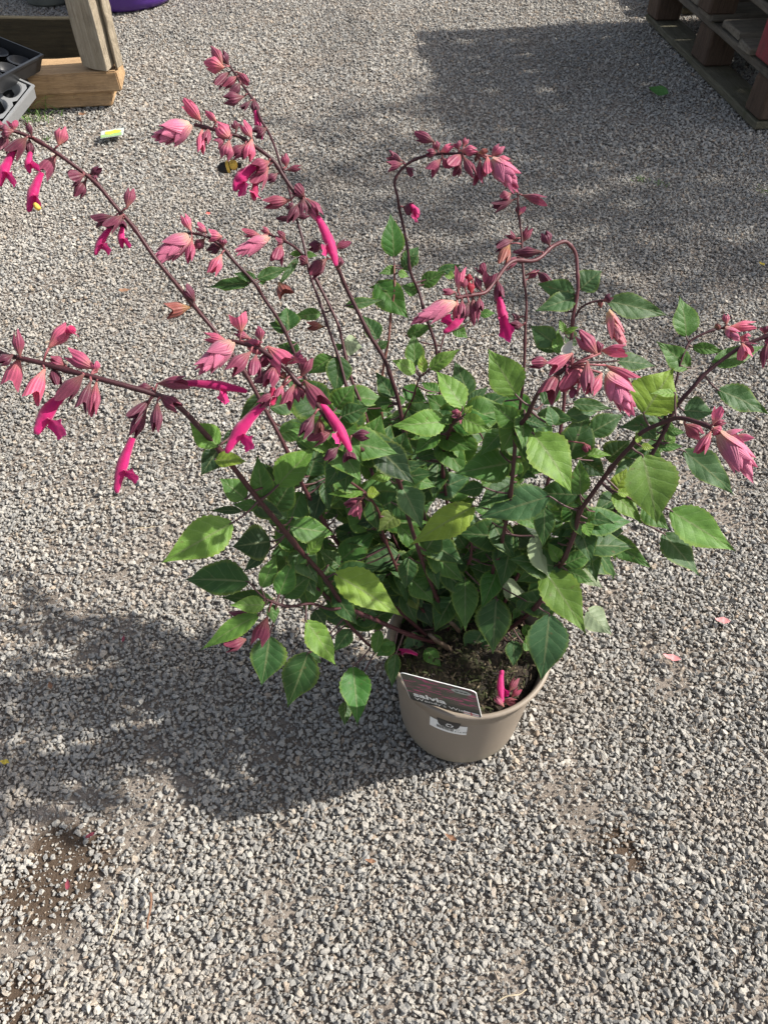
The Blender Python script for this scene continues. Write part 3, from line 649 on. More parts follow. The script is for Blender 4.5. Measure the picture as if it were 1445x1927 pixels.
# ------------------------------------------------------------------ the salvia: traced stems (photo pixel, depth), leaves, calyces, flowers
plant = empty('salvia_plant', POT_C + Vector((0, 0, SOIL))); tag(plant, 'leafy salvia with magenta flowers and pink buds growing in the pot', 'plant')
PINV = Matrix.Translation(-(POT_C + Vector((0, 0, SOIL))))
def soil(x, y): p = on(x, y, SOIL - .006); return (x, y, (p - CAM).dot(FWD))
STEMS = {   # tip first, soil last
 'S1': [(-60, 640, .55), (0, 665, .55), (40, 674, .55), (110, 692, .55), (190, 712, .55), (290, 744, .56), (340, 766, .57), (385, 815, .59), (440, 880, .62), (500, 957, .67), (563, 1033, .73), (611, 1087, .78), (645, 1135, .82), (700, 1165, .86), (760, 1190, .91), soil(830, 1212)],
 'S1b': [(498, 1128, .745), (540, 1141, .76), (583, 1136, .78), (620, 1146, .80), (652, 1141, .822)],
 'S1c': [(560, 1108, .77), (592, 1104, .79), (622, 1131, .82), (655, 1172, .86), (698, 1216, .91), (745, 1232, .945), soil(800, 1222)],
 'S2': [(430, 642, .55), (489, 657, .55), (528, 686, .55), (552, 710, .555), (581, 739, .56), (615, 790, .575), (659, 831, .60), (700, 855, .64), (728, 869, .67), (752, 914, .70), (768, 970, .75), (795, 1060, .84), (825, 1130, .92), soil(845, 1190)],
 'S2b': [(655, 905, .74), (690, 930, .76), (712, 965, .80), (722, 1005, .84), (742, 1061, .89), (761, 1103, .92), (787, 1136, .95), soil(815, 1180)],
 'S3a': [(432, 126, .93), (452, 153, .92), (472, 183, .91), (489, 219, .9), (504, 246, .9), (522, 292, .89), (535, 326, .89), (549, 379, .88), (559, 412, .88), (572, 465, .88), (585, 518, .88), (599, 563, .88), (615, 605, .88), (633, 663, .885), (649, 716, .89), (670, 779, .9), (690, 850, .915), (735, 1000, .95), soil(820, 1165)],
 'S3b': [(505, 442, .885), (538, 455, .88), (565, 475, .88), (591, 516, .885), (630, 597, .89), (646, 650, .895), (662, 716, .90), (688, 781, .91), (720, 880, .93), (770, 1020, .96), soil(835, 1160)],
 'S4': [(365, 236, .72), (385, 240, .72), (430, 251, .72), (456, 259, .725), (482, 276, .73), (515, 306, .735), (535, 332, .74), (555, 362, .745), (572, 375, .75), (592, 405, .755), (638, 508, .78), (659, 558, .795), (691, 621, .81), (712, 658, .82), (730, 694, .83), (743, 729, .84), (754, 781, .855), (770, 850, .875), (790, 940, .90), (820, 1070, .95), soil(848, 1165)],
 'S5': [(350, 440, .74), (379, 442, .74), (399, 450, .745), (423, 470, .75), (452, 502, .755), (479, 535, .76), (496, 558, .77), (520, 595, .78), (544, 639, .79), (575, 715, .81), (625, 830, .85), (690, 960, .90), (760, 1080, .94), soil(820, 1195)],
 'S6': [(-50, 225, .66), (0, 240, .66), (29, 247, .665), (64, 261, .67), (113, 290, .675), (166, 334, .685), (203, 369, .69), (235, 407, .695), (267, 450, .70), (308, 505, .71), (369, 581, .735), (404, 621, .745), (460, 700, .765), (509, 788, .785), (538, 846, .80), (580, 930, .835), (640, 1030, .88), (720, 1120, .92), soil(812, 1205)],
 'S7': [(896, 291, .775), (863, 290, .78), (823, 290, .785), (790, 296, .79), (763, 310, .795), (748, 330, .80), (743, 350, .805), (748, 373, .81), (755, 406, .82), (766, 469, .835), (773, 512, .845), (786, 545, .855), (796, 575, .86), (813, 632, .875), (822, 670, .885), (830, 760, .905), (845, 880, .935), (860, 1020, .965), soil(880, 1160)],
 'S8': [(975, 362, .815), (976, 406, .82), (981, 459, .825), (986, 519, .83), (989, 569, .835), (989, 618, .84), (985, 685, .85), (978, 770, .87), (960, 900, .91), (935, 1040, .95), soil(915, 1165)],
 'S9': [(858, 562, .725), (885, 556, .73), (912, 550, .735), (932, 529, .74), (949, 502, .745), (969, 492, .75), (999, 491, .755), (1022, 479, .76), (1039, 464, .765), (1062, 455, .77), (1076, 466, .775), (1084, 486, .78), (1087, 519, .785), (1085, 552, .79), (1079, 595, .80), (1074, 635, .81), (1066, 700, .825), (1058, 779, .845), (1040, 870, .87), (1005, 1000, .91), (965, 1100, .94), soil(925, 1180)],
 'S10': [(1148, 570, .79), (1130, 566, .79), (1110, 570, .79), (1090, 582, .795), (1079, 600, .80)],
 'S11': [(1075, 690, .585), (1053, 700, .59), (1022, 727, .605), (1000, 765, .625), (984, 790, .64), (973, 814, .65), (966, 855, .67), (965, 897, .70), (957, 950, .74), (950, 993, .78), (940, 1040, .82), (928, 1070, .85), (924, 1120, .90), soil(918, 1175)],
 'S12': [(1340, 808, .60), (1324, 800, .605), (1289, 788, .615), (1262, 789, .625), (1230, 801, .64), (1202, 820, .65), (1185, 840, .66), (1167, 860, .67), (1136, 898, .69), (1104, 944, .72), (1088, 968, .735), (1080, 1007, .76), (1062, 1049, .79), (1046, 1076, .82), (1018, 1130, .86), (972, 1172, .92), soil(930, 1205)],
 'S13': [(1500, 610, .72), (1440, 633, .73), (1391, 655, .735), (1324, 704, .745), (1303, 729, .75), (1268, 771, .765), (1247, 816, .78), (1200, 900, .81), (1146, 975, .84), (1115, 1014, .86), (1090, 1035, .875), (1030, 1090, .91), soil(945, 1180)],
 'S14': [(1362, 618, .765), (1338, 622, .765), (1312, 634, .765), (1293, 648, .765), (1281, 680, .765), (1272, 715, .77), (1256, 765, .775), (1246, 818, .781)],
 'S15': [(742, 500, .90), (743, 530, .90), (740, 560, .90), (736, 592, .905), (730, 640, .91), (722, 695, .915), (716, 760, .92), (735, 880, .94), (790, 1030, .965), soil(850, 1155)],
 'S16': [(838, 628, .89), (826, 668, .892), (822, 690, .893)],
 'S17': [(790, 710, .80), (780, 740, .815), (764, 775, .835), (757, 795, .857)],
 'S18': [(862, 790, .74), (849, 800, .75), (838, 834, .78), (833, 880, .82), (842, 960, .88), (860, 1070, .94), soil(872, 1165)],
 'S19': [(915, 845, .79), (905, 820, .80), (880, 790, .81)],
 'S20': [(888, 1000, .86), (885, 1050, .88), (862, 1085, .91), (850, 1120, .94), soil(858, 1180)],
 'S21': [(820, 1078, .9), (852, 1095, .92), (870, 1120, .94), soil(885, 1170)],
}
SRAD = {'S1': (.0019, .0046), 'S2': (.0018, .004), 'S12': (.0020, .0050), 'S11': (.0019, .0042), 'S4': (.0019, .0045), 'S9': (.0022, .004), 'S13': (.0019, .0046), 'S6': (.0016, .0042),
        'S1b': (.0016, .0026), 'S1c': (.0018, .0036), 'S10': (.0014, .0018), 'S14': (.0014, .002), 'S16': (.0012, .0015), 'S17': (.0013, .002), 'S19': (.001, .0013)}
STEMO, STEMP = {}, {}
NAT = {'S10', 'S14', 'S16', 'S17', 'S19', 'S1b'}
for k, w in STEMS.items():
    pp_ = spline([Vector((x, y, z)) for x, y, z in w], 5); P3 = [P(p.x, p.y, p.z) for p in pp_]; n = len(P3)
    r0, r1 = SRAD.get(k, (.0015, .0038)); r0 *= .76; r1 *= .52; rad = [(r0 + (r1 - r0) * (i / (n - 1)) ** .7) * (1 + .38 * math.exp(-((i % 11) - 5) ** 2 / .5)) for i in range(n)]
    P3 = [p + Vector((math.sin(i * .55 + len(k) + p.x * 9), math.cos(i * .48), math.sin(i * .31))) * .0006 * (1 if i < n - 2 else 0) for i, p in enumerate(P3)]
    v, f = tube([PINV @ p for p in P3], rad, 8)
    o = link('stem', mesh('stem', v, f), M['stem'], plant); o.color = random.choice([(.058, .017, .021, 1), (.046, .014, .018, 1), (.070, .022, .025, 1)])
    if k in ('S15',): o.color = (.16, .065, .05, 1)
    if k == 'S9': o.color = (.10, .032, .038, 1)
    STEMO[k] = o; STEMP[k] = [(p.x, p.y, p.z, q) for p, q in zip(pp_, P3)]
# old cut woody stumps at the crown
for (x, y, x2, y2) in ((760, 1110, 800, 1175), (775, 1095, 815, 1170), (810, 1195, 850, 1225), (905, 1110, 905, 1175), (950, 1010, 935, 1120), (845, 1165, 870, 1195)):
    s = soil(x2, y2); a, b = P(x, y, s[2] - .045), P(*s); v, f = tube([PINV @ (a.lerp(b, t) + Vector((random.uniform(-1, 1), random.uniform(-1, 1), 0)) * .002) for t in (0, .3, .6, 1)], [.0024, .0028, .003, .0034], 8)
    o = link('stem', mesh('stem', v, f), M['stem'], plant); o.color = (.075, .055, .04, 1)

def near_stem(st, x, y):
    return min(STEMP[st], key=lambda q: (q[0] - x) ** 2 + (q[1] - y) ** 2)
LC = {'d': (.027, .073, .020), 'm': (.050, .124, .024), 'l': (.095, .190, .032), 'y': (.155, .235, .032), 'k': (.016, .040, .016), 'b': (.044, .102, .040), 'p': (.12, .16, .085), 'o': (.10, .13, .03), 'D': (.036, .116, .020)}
NL = 26
def fx(t): return (math.sin(math.pi * t ** .70)) ** 1.15 * (1 - .42 * t ** 2.5) if 0 < t < 1 else 0.0
FMX = max(fx(i / 200) for i in range(201))
def leaf(st, B, T, wd, col, rnd, petiole_from=None, under=False, collect=None, name='leaf'):
    L = (T - B).length; ax = (T - B).normalized(); tc = (CAM - (B + T) / 2).normalized()
    n0 = (tc * 1.0 + Vector((.12, 0, .55)) + Vector((rnd.gauss(0, .32), rnd.gauss(0, .24), rnd.gauss(0, .18)))).normalized()
    nn = (n0 - ax * n0.dot(ax)).normalized()
    if under: nn = -nn
    sx = ax.cross(nn).normalized()
    droop = rnd.uniform(.05, .30); fold = rnd.uniform(.16, .52); twist = rnd.gauss(0, .22); asym = rnd.gauss(0, .06); wav = rnd.uniform(.012, .055); ph = rnd.uniform(0, 6)
    v, uv, f, mi = [], [], [], []; cols = (-1, -.66, -.33, 0, .33, .66, 1)
    for i in range(NL + 1):
        t = i / NL; hw = wd / 2 * fx(t) / FMX
        teeth = 1 + (.038 if i % 2 else -.03) * (1 if 0 < i < NL else 0)
        ty = t - .010 * (1 if i % 2 else 0)
        bend = -droop * L * (t - .15) ** 2 + droop * L * .7225 * t     # keeps both ends fixed
        an = twist * (t - .3)
        for c in cols:
            e = teeth if abs(c) == 1 else 1
            x = c * hw * e * (1 + asym * (1 if c > 0 else -1)); vein = .00038 * math.cos(2 * math.pi * (t * 7.5 - abs(c) ** .85 * 1.7)) * (abs(c) < 1) * (0 < abs(c)) * min(1, L / .06)
            z = bend + abs(x) * fold - abs(x) * abs(c) * fold * .45 + wav * L * math.sin(t * 13 + ph + (1.7 if c > 0 else 0)) * abs(c) ** 2 * .6 - vein
            x2 = x * math.cos(an) - z * math.sin(an) * .5; z2 = z * math.cos(an) + x * math.sin(an)
            v.append(PINV @ (B + ax * (ty * L) + sx * x2 + nn * z2)); uv.append((.5 + .5 * c, t))
    nc = len(cols)
    for i in range(NL):
        for c in range(nc - 1):
            a = i * nc + c; f.append((a, a + 1, a + nc + 1, a + nc)); mi.append(0)
    if petiole_from is not None:
        q = PINV @ petiole_from; b = PINV @ B; e = b + (PINV.to_3x3() @ ax) * L * .05; m_ = (q + b) / 2 + Vector((0, 0, -.08 * (q - b).length + .0))
        tv_, tf_ = tube(spline([q, m_, b, e], 3), [.0011, .0011, .001, .001, .00095, .0009, .00085, .0008, .0007, .0004], 5, False)
        o_ = len(v); v += tv_; uv += [(.5, .0)] * len(tv_); f += [tuple(x + o_ for x in q_) for q_ in tf_]; mi += [1] * len(tf_)
    if collect is not None:
        k0 = len(collect[0]); collect[0].extend(v); collect[1].extend(tuple(x + k0 for x in q_) for q_ in f); collect[2].extend(uv); collect[3].extend(mi); return
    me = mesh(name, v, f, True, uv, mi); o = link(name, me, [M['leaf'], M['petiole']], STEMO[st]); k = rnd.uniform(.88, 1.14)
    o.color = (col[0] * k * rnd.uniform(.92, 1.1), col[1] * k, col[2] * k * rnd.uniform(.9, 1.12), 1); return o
M['petiole'] = m_simple('petiole', (.075, .035, .035), .5, .2, 300)
TILES = {'A': (260, 80, 360 / 1445), 'B': (0, 200, 360 / 1445), 'C': (700, 230, 360 / 1445), 'D': (260, 380, 420 / 1445), 'E': (0, 580, 360 / 1445), 'F': (340, 570, 360 / 1445), 'G': (740, 440, 360 / 1445),
         'H': (980, 560, 465 / 1445), 'I': (500, 540, 360 / 1445), 'J': (720, 640, 360 / 1445), 'K': (960, 600, 360 / 1445), 'L': (380, 780, 360 / 1445), 'M': (560, 820, 360 / 952), 'N': (760, 880, 360 / 952),
         'O': (1020, 840, 380 / 952), 'Q': (340, 1020, 420 / 952), 'V': (520, 400, 380 / 1445), 'W': (300, 900, 500 / 1445), 'Z': (0, 0, 1.0), 'X': (680, 980, 470 / 1445)}
LEAVES = """
X S21 300 640 310 870 115 b -.03;X S21 400 660 475 770 75 m -.02;X S1c 370 740 465 850 90 m -.02;X S21 540 810 545 940 72 y -.03;X S20 700 640 600 790 160 d -.02;X S12 880 690 880 850 95 b -.01;X S12 970 640 990 750 75 m -.02;X S12 940 600 975 690 58 m -.02;X S20 600 330 600 640 150 m -.03;X S21 530 440 420 650 155 d -.02;X S20 780 450 760 770 190 d -.04;X S2b 280 330 420 470 140 m -.02;X S2b 300 320 370 210 105 m -.02;X S1c 100 760 60 640 70 m -.02;X S1c 110 720 200 720 80 m -.02;X S1c 170 780 180 960 75 d -.02
W S1 400 240 5 465 205 l;Q S1b 290 170 15 160 150 d;Q S1b 395 250 165 235 78 d;Q S1b 362 268 205 270 72 l;Q S1b 335 310 88 460 88 l;Q S1b 385 265 400 350 55 m;Q S1b 345 195 410 45 78 m
Q S1b 420 225 485 65 92 m;Q S1b 440 235 570 130 92 d;Q S1b 380 400 345 615 150 d;Q S1c 545 470 455 705 152 d;Q S1c 540 480 600 515 75 d;Q S1b 535 335 665 530 112 l;Q S1c 735 530 755 785 128 D;Q S1c 700 680 700 785 62 d
Q S1c 725 372 650 470 72 d;Q S1c 570 290 620 362 78 k;Q S1 655 135 948 320 152 y;Q S1 850 375 830 485 52 m;Q S1 915 430 830 488 60 m;Q S1 918 475 900 625 56 d
L S1 520 960 225 1000 262 k;L S1 480 1040 310 1190 90 k;L S1 330 640 130 480 190 m;L S1 430 690 230 680 95 m;L S1 460 640 420 300 170 m;L S1 470 640 430 490 120 m;L S1 300 730 55 725 70 k;L S1 570 540 870 240 250 l
L S1 550 490 430 350 90 k;L S1 800 1055 940 905 100 l;L S1 780 1070 720 1130 80 m
F S1 290 1080 60 900 200 l;F S1 290 1095 150 1310 160 k;F S1 260 1185 510 1200 125 y;F S1 420 960 300 1080 80 k;F S6 640 680 430 910 130 k;F S5 820 200 800 30 180 d;F S5 820 215 660 150 110 d;F S5 870 360 720 320 100 d
F S5 880 300 800 395 100 d;F S3b 1060 80 830 110 90 m;F S3a 1200 400 1170 700 190 d;F S3a 1150 410 960 540 140 m;I S3b 555 830 945 880 180 m;I S4 770 920 480 960 145 d;I S3b 570 470 515 430 52 m;I S3b 590 420 735 455 165 p
I S4 845 400 730 210 135 d;I S4 850 460 930 405 72 d;I S4 600 140 890 100 82 d;I S4 960 840 830 640 125 d;I S4 1000 860 1060 850 70 D;I S4 960 870 850 950 90 m;I S3b 690 1090 640 990 110 d
V S15 715 500 950 765 215 D;V S15 890 520 650 540 75 d;V S15 840 320 815 0 168 D;V S15 860 400 730 440 62 m;V S15 870 430 950 460 60 l;V S15 900 400 1010 310 112 d;V S15 920 370 1020 240 125 b
V S7 1035 520 1210 420 112 m;V S7 1150 430 1330 370 72 d;V S7 1200 440 1290 475 62 l;V S7 1010 570 890 520 92 m
D S5 770 500 985 420 80 d;D S5 720 525 440 555 95 d;D S5 770 500 610 460 62 d;D S3b 1060 330 975 340 46 m;D S3b 1080 340 1165 350 42 m;D S3b 1040 360 890 570 45 d;D S5 800 500 810 540 40 m
J S17 250 240 60 150 122 l;J S17 245 200 230 -60 142 m;J S17 310 250 295 95 75 y;J S17 350 220 590 65 115 l;J S18 605 515 395 225 205 l;J S18 480 620 50 650 195 l;J S18 600 590 828 690 145 l;J S18 620 560 680 490 55 y
J S18 540 600 400 610 75 m;J S8 655 435 540 150 175 d;J S19 720 520 960 400 155 d;J S19 640 480 800 350 95 b;J S11 1010 640 820 470 175 m;J S11 1010 420 790 60 262 l;J S11 1130 700 1430 1165 330 l;J S11 1070 600 1250 660 112 d
J S11 1290 650 1240 480 120 b;K S9 440 1060 580 660 255 d;J S12 1260 1180 720 1345 265 b;N S11 350 190 30 385 155 y;J S19 790 850 750 1105 172 l;J S19 800 870 850 890 62 l;J S19 810 960 960 1080 112 l;J S11 1000 1030 950 850 82 m
J S11 1010 1020 1040 900 82 m;J S19 800 830 600 930 125 k;J S19 830 800 1000 900 230 k;J S2 140 1100 300 1430 215 b;J S2 120 980 340 920 92 b;J S2 70 980 -60 990 102 m;J S2 80 960 75 890 52 m;J S18 360 1150 680 1020 205 b
J S18 330 1150 240 1010 135 k;J S18 430 700 230 870 145 m;J S18 260 890 460 840 82 d;J S4 200 800 70 870 92 d;J S4 150 700 20 850 155 k;J S17 420 400 290 320 105 m;J S17 150 360 340 470 135 D;J S4 60 430 -40 280 122 d
J S4 60 470 -70 480 132 m;J S11 760 1110 560 1150 125 d;J S11 840 1170 740 1200 80 d
M S2b 310 270 110 130 132 m;M S2 465 195 350 215 66 l;M S2b 330 285 145 290 52 l;M S2b 345 290 415 290 62 y;M S6 150 205 20 260 85 k;M S6 140 210 70 460 132 k;M S6 130 230 160 390 62 d;M S2b 500 440 680 620 102 m
M S2b 200 630 395 475 135 m;M S2b 210 650 100 560 92 d;M S2b 555 700 650 610 78 m;M S2b 560 705 680 840 112 m;M S2b 400 420 290 440 82 k;M S2b 410 700 350 560 122 k;M S2b 500 390 400 480 112 o;M S2b 560 790 600 870 62 o
M S6 260 480 200 560 90 d;M S6 60 490 10 560 90 d;M S2b 330 640 270 560 80 d
N S21 315 550 285 810 132 m;N S21 245 640 150 830 132 k;N S20 455 640 440 925 172 d;N S20 400 840 290 930 115 d;N S20 335 400 400 260 112 k;N S20 545 325 548 445 108 m;N S20 500 300 400 320 46 m;N S20 550 320 615 330 52 m
N S20 520 310 510 275 38 l;N S11 700 190 690 400 102 d;N S20 450 470 365 465 46 m;N S20 440 540 320 490 112 d;N S20 450 490 525 540 62 m;N S20 490 580 625 640 115 p;N S20 560 420 590 540 85 d;N S12 690 500 905 830 185 l
N S12 690 500 630 530 60 m;Z S12 1033 1155 1018 1282 74 b;N S11 640 340 730 560 135 p;N S12 770 470 710 370 72 l;N S12 800 480 960 410 88 m;N S12 810 510 945 570 78 m;O S13 190 570 285 670 85 p;O S13 210 770 330 890 122 p
N S12 600 790 640 860 50 m;N S12 590 870 650 900 70 m;N S12 570 700 540 760 40 m;N S12 555 900 560 800 75 k;N S20 600 660 560 720 60 b
O S12 200 360 225 430 58 l;O S13 285 415 520 575 98 m;O S13 290 400 385 400 95 d;O S13 570 410 740 612 152 d;O S13 600 300 910 495 172 l;O S12 470 40 540 370 245 l;O S12 330 220 470 365 105 l;O S12 340 215 400 100 85 y
O S12 350 215 430 230 42 y;O S12 180 230 175 55 92 m;O S12 470 280 600 395 95 m;O S13 665 20 905 230 132 b;O S12 210 340 250 310 50 m
H S13 1150 540 1445 680 152 d;H S13 950 660 1135 680 155 b;H S14 965 230 925 -10 162 m;H S14 985 410 790 255 132 m;H S14 1000 290 1200 320 65 m;H S13 1110 390 1430 280 112 m;H S12 715 680 890 410 275 y;H S12 900 560 750 560 60 l
H S10 500 20 865 105 142 b;G S9 1380 480 1065 585 155 b;G S9 1370 460 1075 375 155 b;Z S9 1090 545 1133 508 46 b;G S9 1285 580 1250 490 95 d;G S9 1220 830 1030 690 172 b;G S9 1230 880 1050 850 62 d;G S9 1240 910 1240 710 85 l
G S9 1290 750 1250 640 55 l;G S9 1290 750 1405 700 45 l;G S9 1300 760 1380 850 125 k;G S16 100 770 320 690 92 m;G S16 650 610 775 600 68 m;G S16 450 700 565 790 92 m;H S9 560 370 790 400 115 d;H S9 390 800 605 680 132 d
H S9 300 620 540 650 82 d;H S9 250 700 450 670 92 b;H S13 700 740 790 830 112 d;H S13 800 700 860 720 85 d;H S13 800 870 950 870 65 m;H S12 700 870 780 880 45 y;H S12 690 850 665 790 42 y;H S9 500 950 640 830 165 k
H S9 350 940 500 1050 125 k;H S9 380 920 530 925 62 l;H S13 850 780 960 790 60 m;H S13 860 850 900 790 50 l
"""
nleaf = 0
for row in LEAVES.strip().split('\n'):
    for e in row.split(';'):
        q = e.split(); ox, oy, s = TILES[q[0]]; st = q[1]; bx, by, tx, ty = [float(x) * s for x in q[2:6]]; bx += ox; tx += ox; by += oy; ty += oy
        wd, c = float(q[6]) * s, q[7]; dz0 = float(q[8]) if len(q) > 8 else 0.0; rnd = random.Random(nleaf * 13 + 5); ns = near_stem(st, bx, by)
        gap = math.hypot(ns[0] - bx, ns[1] - by); Lp = math.hypot(tx - bx, ty - by)
        zb = ns[2] + (rnd.uniform(-.25, .15) * gap / F * ns[2]) + (.022 if c == 'k' else -.004 if c in 'ly' else .004)
        zb += dz0
        if c == 'k': zb += rnd.uniform(0, .02)
        zt = zb + rnd.uniform(-.35, .35) * Lp / F * zb
        Bp, Tp = P(bx, by, zb), P(tx, ty, zt)
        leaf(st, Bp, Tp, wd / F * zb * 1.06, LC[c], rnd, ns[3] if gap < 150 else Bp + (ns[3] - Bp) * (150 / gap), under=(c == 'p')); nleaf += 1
# inner foliage that fills the shaded heart of the plant: the nearest as leaves of their own, the rest as one part
inner = {'d': ([], [], [], []), 'm': ([], [], [], [])}
FILL = ['S2', 'S2b', 'S3a', 'S3b', 'S4', 'S5', 'S6', 'S7', 'S8', 'S9', 'S11', 'S12', 'S13', 'S15', 'S18', 'S20', 'S21', 'S1']
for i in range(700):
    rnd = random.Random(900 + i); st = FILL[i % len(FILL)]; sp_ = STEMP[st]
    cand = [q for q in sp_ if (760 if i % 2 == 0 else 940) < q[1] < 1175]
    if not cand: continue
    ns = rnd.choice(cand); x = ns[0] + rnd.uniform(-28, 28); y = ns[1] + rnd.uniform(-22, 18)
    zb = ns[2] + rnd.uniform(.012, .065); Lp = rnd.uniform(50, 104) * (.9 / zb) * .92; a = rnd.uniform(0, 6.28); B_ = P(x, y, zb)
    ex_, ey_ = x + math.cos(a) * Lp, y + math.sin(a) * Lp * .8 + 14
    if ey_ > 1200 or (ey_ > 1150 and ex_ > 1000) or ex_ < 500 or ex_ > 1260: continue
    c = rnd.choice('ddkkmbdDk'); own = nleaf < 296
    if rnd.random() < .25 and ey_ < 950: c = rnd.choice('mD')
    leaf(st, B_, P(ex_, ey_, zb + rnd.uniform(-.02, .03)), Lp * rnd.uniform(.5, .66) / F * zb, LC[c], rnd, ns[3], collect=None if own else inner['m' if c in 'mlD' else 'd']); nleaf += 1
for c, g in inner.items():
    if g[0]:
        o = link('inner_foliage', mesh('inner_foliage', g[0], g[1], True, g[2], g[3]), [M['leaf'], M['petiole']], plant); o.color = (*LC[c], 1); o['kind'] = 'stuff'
print('leaves', nleaf)

# ---- calyx / bract shapes (unit length along +Z, unit width)
def calyx_mesh(seed, lobes=3, open_=.0):
    r = random.Random(seed); n, seg = 9, 18; v, uv, f = [], [], []; sk = [r.uniform(.8, 1.15) for _ in range(lobes)]
    for i in range(n + 1):
        t = i / n
        for k in range(seg):
            a = 2 * math.pi * k / seg
            lob = abs(math.cos(lobes * a / 2)) ** .8 * sk[int(((a * lobes / (2 * math.pi)) + .5) % lobes)]; ln = 1 - (1 - lob) * .42 * t ** 2.2
            u = min(1, t / .58); w = .5 * (.13 + .87 * (u * u * (3 - 2 * u)) ** .75)
            if t > .58: w *= 1 - (t - .58) / .42 * (.62 - open_) * (.55 + .45 * lob)
            rib = 1 + .03 * math.cos(9 * a) * math.sin(math.pi * t)
            v.append((math.cos(a) * w * rib, math.sin(a) * w * rib * .74 + .07 * t * t, t * ln)); uv.append((k / seg, t))
    for i in range(n):
        for k in range(seg): k2 = (k + 1) % seg; f.append((i * seg + k, i * seg + k2, (i + 1) * seg + k2, (i + 1) * seg + k))
    f.append(tuple(range(seg - 1, -1, -1)))
    me = mesh('calyx', v, f, True); l = me.uv_layers.new(name='UVMap')
    for p in me.polygons:
        ks = [me.loops[j].vertex_index for j in p.loop_indices]; us = [uv[x][0] for x in ks]; wrapu = max(us) - min(us) > .5
        for j, x in zip(p.loop_indices, ks): l.data[j].uv = (uv[x][0] + (1 if wrapu and uv[x][0] < .3 else 0), uv[x][1])
    me.materials.append(M['calyx']); return me
def bract_mesh(seed):
    r = random.Random(seed); n = 10; cols = (-1, -.6, -.2, .2, .6, 1); v, uv, f = [], [], []
    for i in range(n + 1):
        t = i / n; w = .5 * (math.sin(math.pi * min(1, (t ** .8 * .88 + .10))) ** .9) * (1 - .35 * t ** 3) if i < n else .008
        for c in cols:
            an = c * 1.15; v.append((math.sin(an) / math.sin(1.15) * w, (1 - math.cos(an)) * w * 1.25 - .34 * math.sin(math.pi * t * .9) * .55 - (.06 * t ** 5), t)); uv.append((.5 + .4 * c, t))
    nc = len(cols)
    for i in range(n):
        for c in range(nc - 1): a = i * nc + c; f.append((a, a + nc, a + nc + 1, a + 1))
    me = mesh('bract', v, f, True, uv); me.materials.append(M['bract']); return me
CAL = [calyx_mesh(1), calyx_mesh(2, 3, .38), calyx_mesh(3, 2, .25), calyx_mesh(4, 2, .05), calyx_mesh(5, 3, .2), calyx_mesh(6, 3, .85), calyx_mesh(7, 2, .7), calyx_mesh(8, 3, .6)]; BRA = [bract_mesh(1), bract_mesh(2)]
TONE = {'m': (.50, .48, .56), 'c': (1.0, .95, 1.0), 'p': (2.15, 2.1, 2.1), 'o': (.95, 1.5, .6), 'r': (1.3, .15, .3)}
def frame(A, B, roll, side=None):
    z = (B - A).normalized(); h = side if side is not None else (CAM - A).normalized()
    y = (h - z * h.dot(z)).normalized(); y = Quaternion(z, roll) @ y; x = y.cross(z)
    return x, y, z
def put(me, name, st, A, B, wd, roll, col, dep=1.0):
    x, y, z = frame(A, B, roll); L = (B - A).length
    o = link(name, me, None, STEMO[st], PINV @ basis(x * wd, y * wd * dep, z * L, A)); o.color = (*col, 1); return o
def ped(st, ns, A):        # short stalk from the stem to the calyx
    d = (A - ns[3]).length
    if .002 < d < .035:
        b = PINV @ A; v, f = tube([PINV @ ns[3], (PINV @ ns[3]).lerp(b, .5) + Vector((0, 0, .001)), b], [.0009, .0008, .0009], 6)
        o = link('stalk', mesh('stalk', v, f), M['stem'], STEMO[st]); o.color = (.20, .06, .07, 1)
cnt = [0]
def calyx(tile, st, x0, y0, x1, y1, w=None, tone='c', dz=None):
    ox, oy, s = TILES[tile]; rnd = random.Random(cnt[0] * 7 + 1); cnt[0] += 1
    x0, x1, y0, y1 = ox + x0 * s, ox + x1 * s, oy + y0 * s, oy + y1 * s; ns = near_stem(st, x0, y0); z = ns[2] + rnd.uniform(-.006, .006)
    Lp = math.hypot(x1 - x0, y1 - y0); wp = (w * s if w else Lp * .45); dz = rnd.uniform(-.35, .25) * Lp / F * z if dz is None else dz
    A, B = P(x0, y0, z), P(x1, y1, z + dz); k = rnd.uniform(.75, 1.25)
    ped(st, ns, A)
    return put(rnd.choice(CAL), 'calyx', st, A, B, wp / F * z * 1.16, rnd.uniform(-.6, .6), tuple(c * k * rnd.uniform(.93, 1.07) for c in TONE[tone])), A, B, z
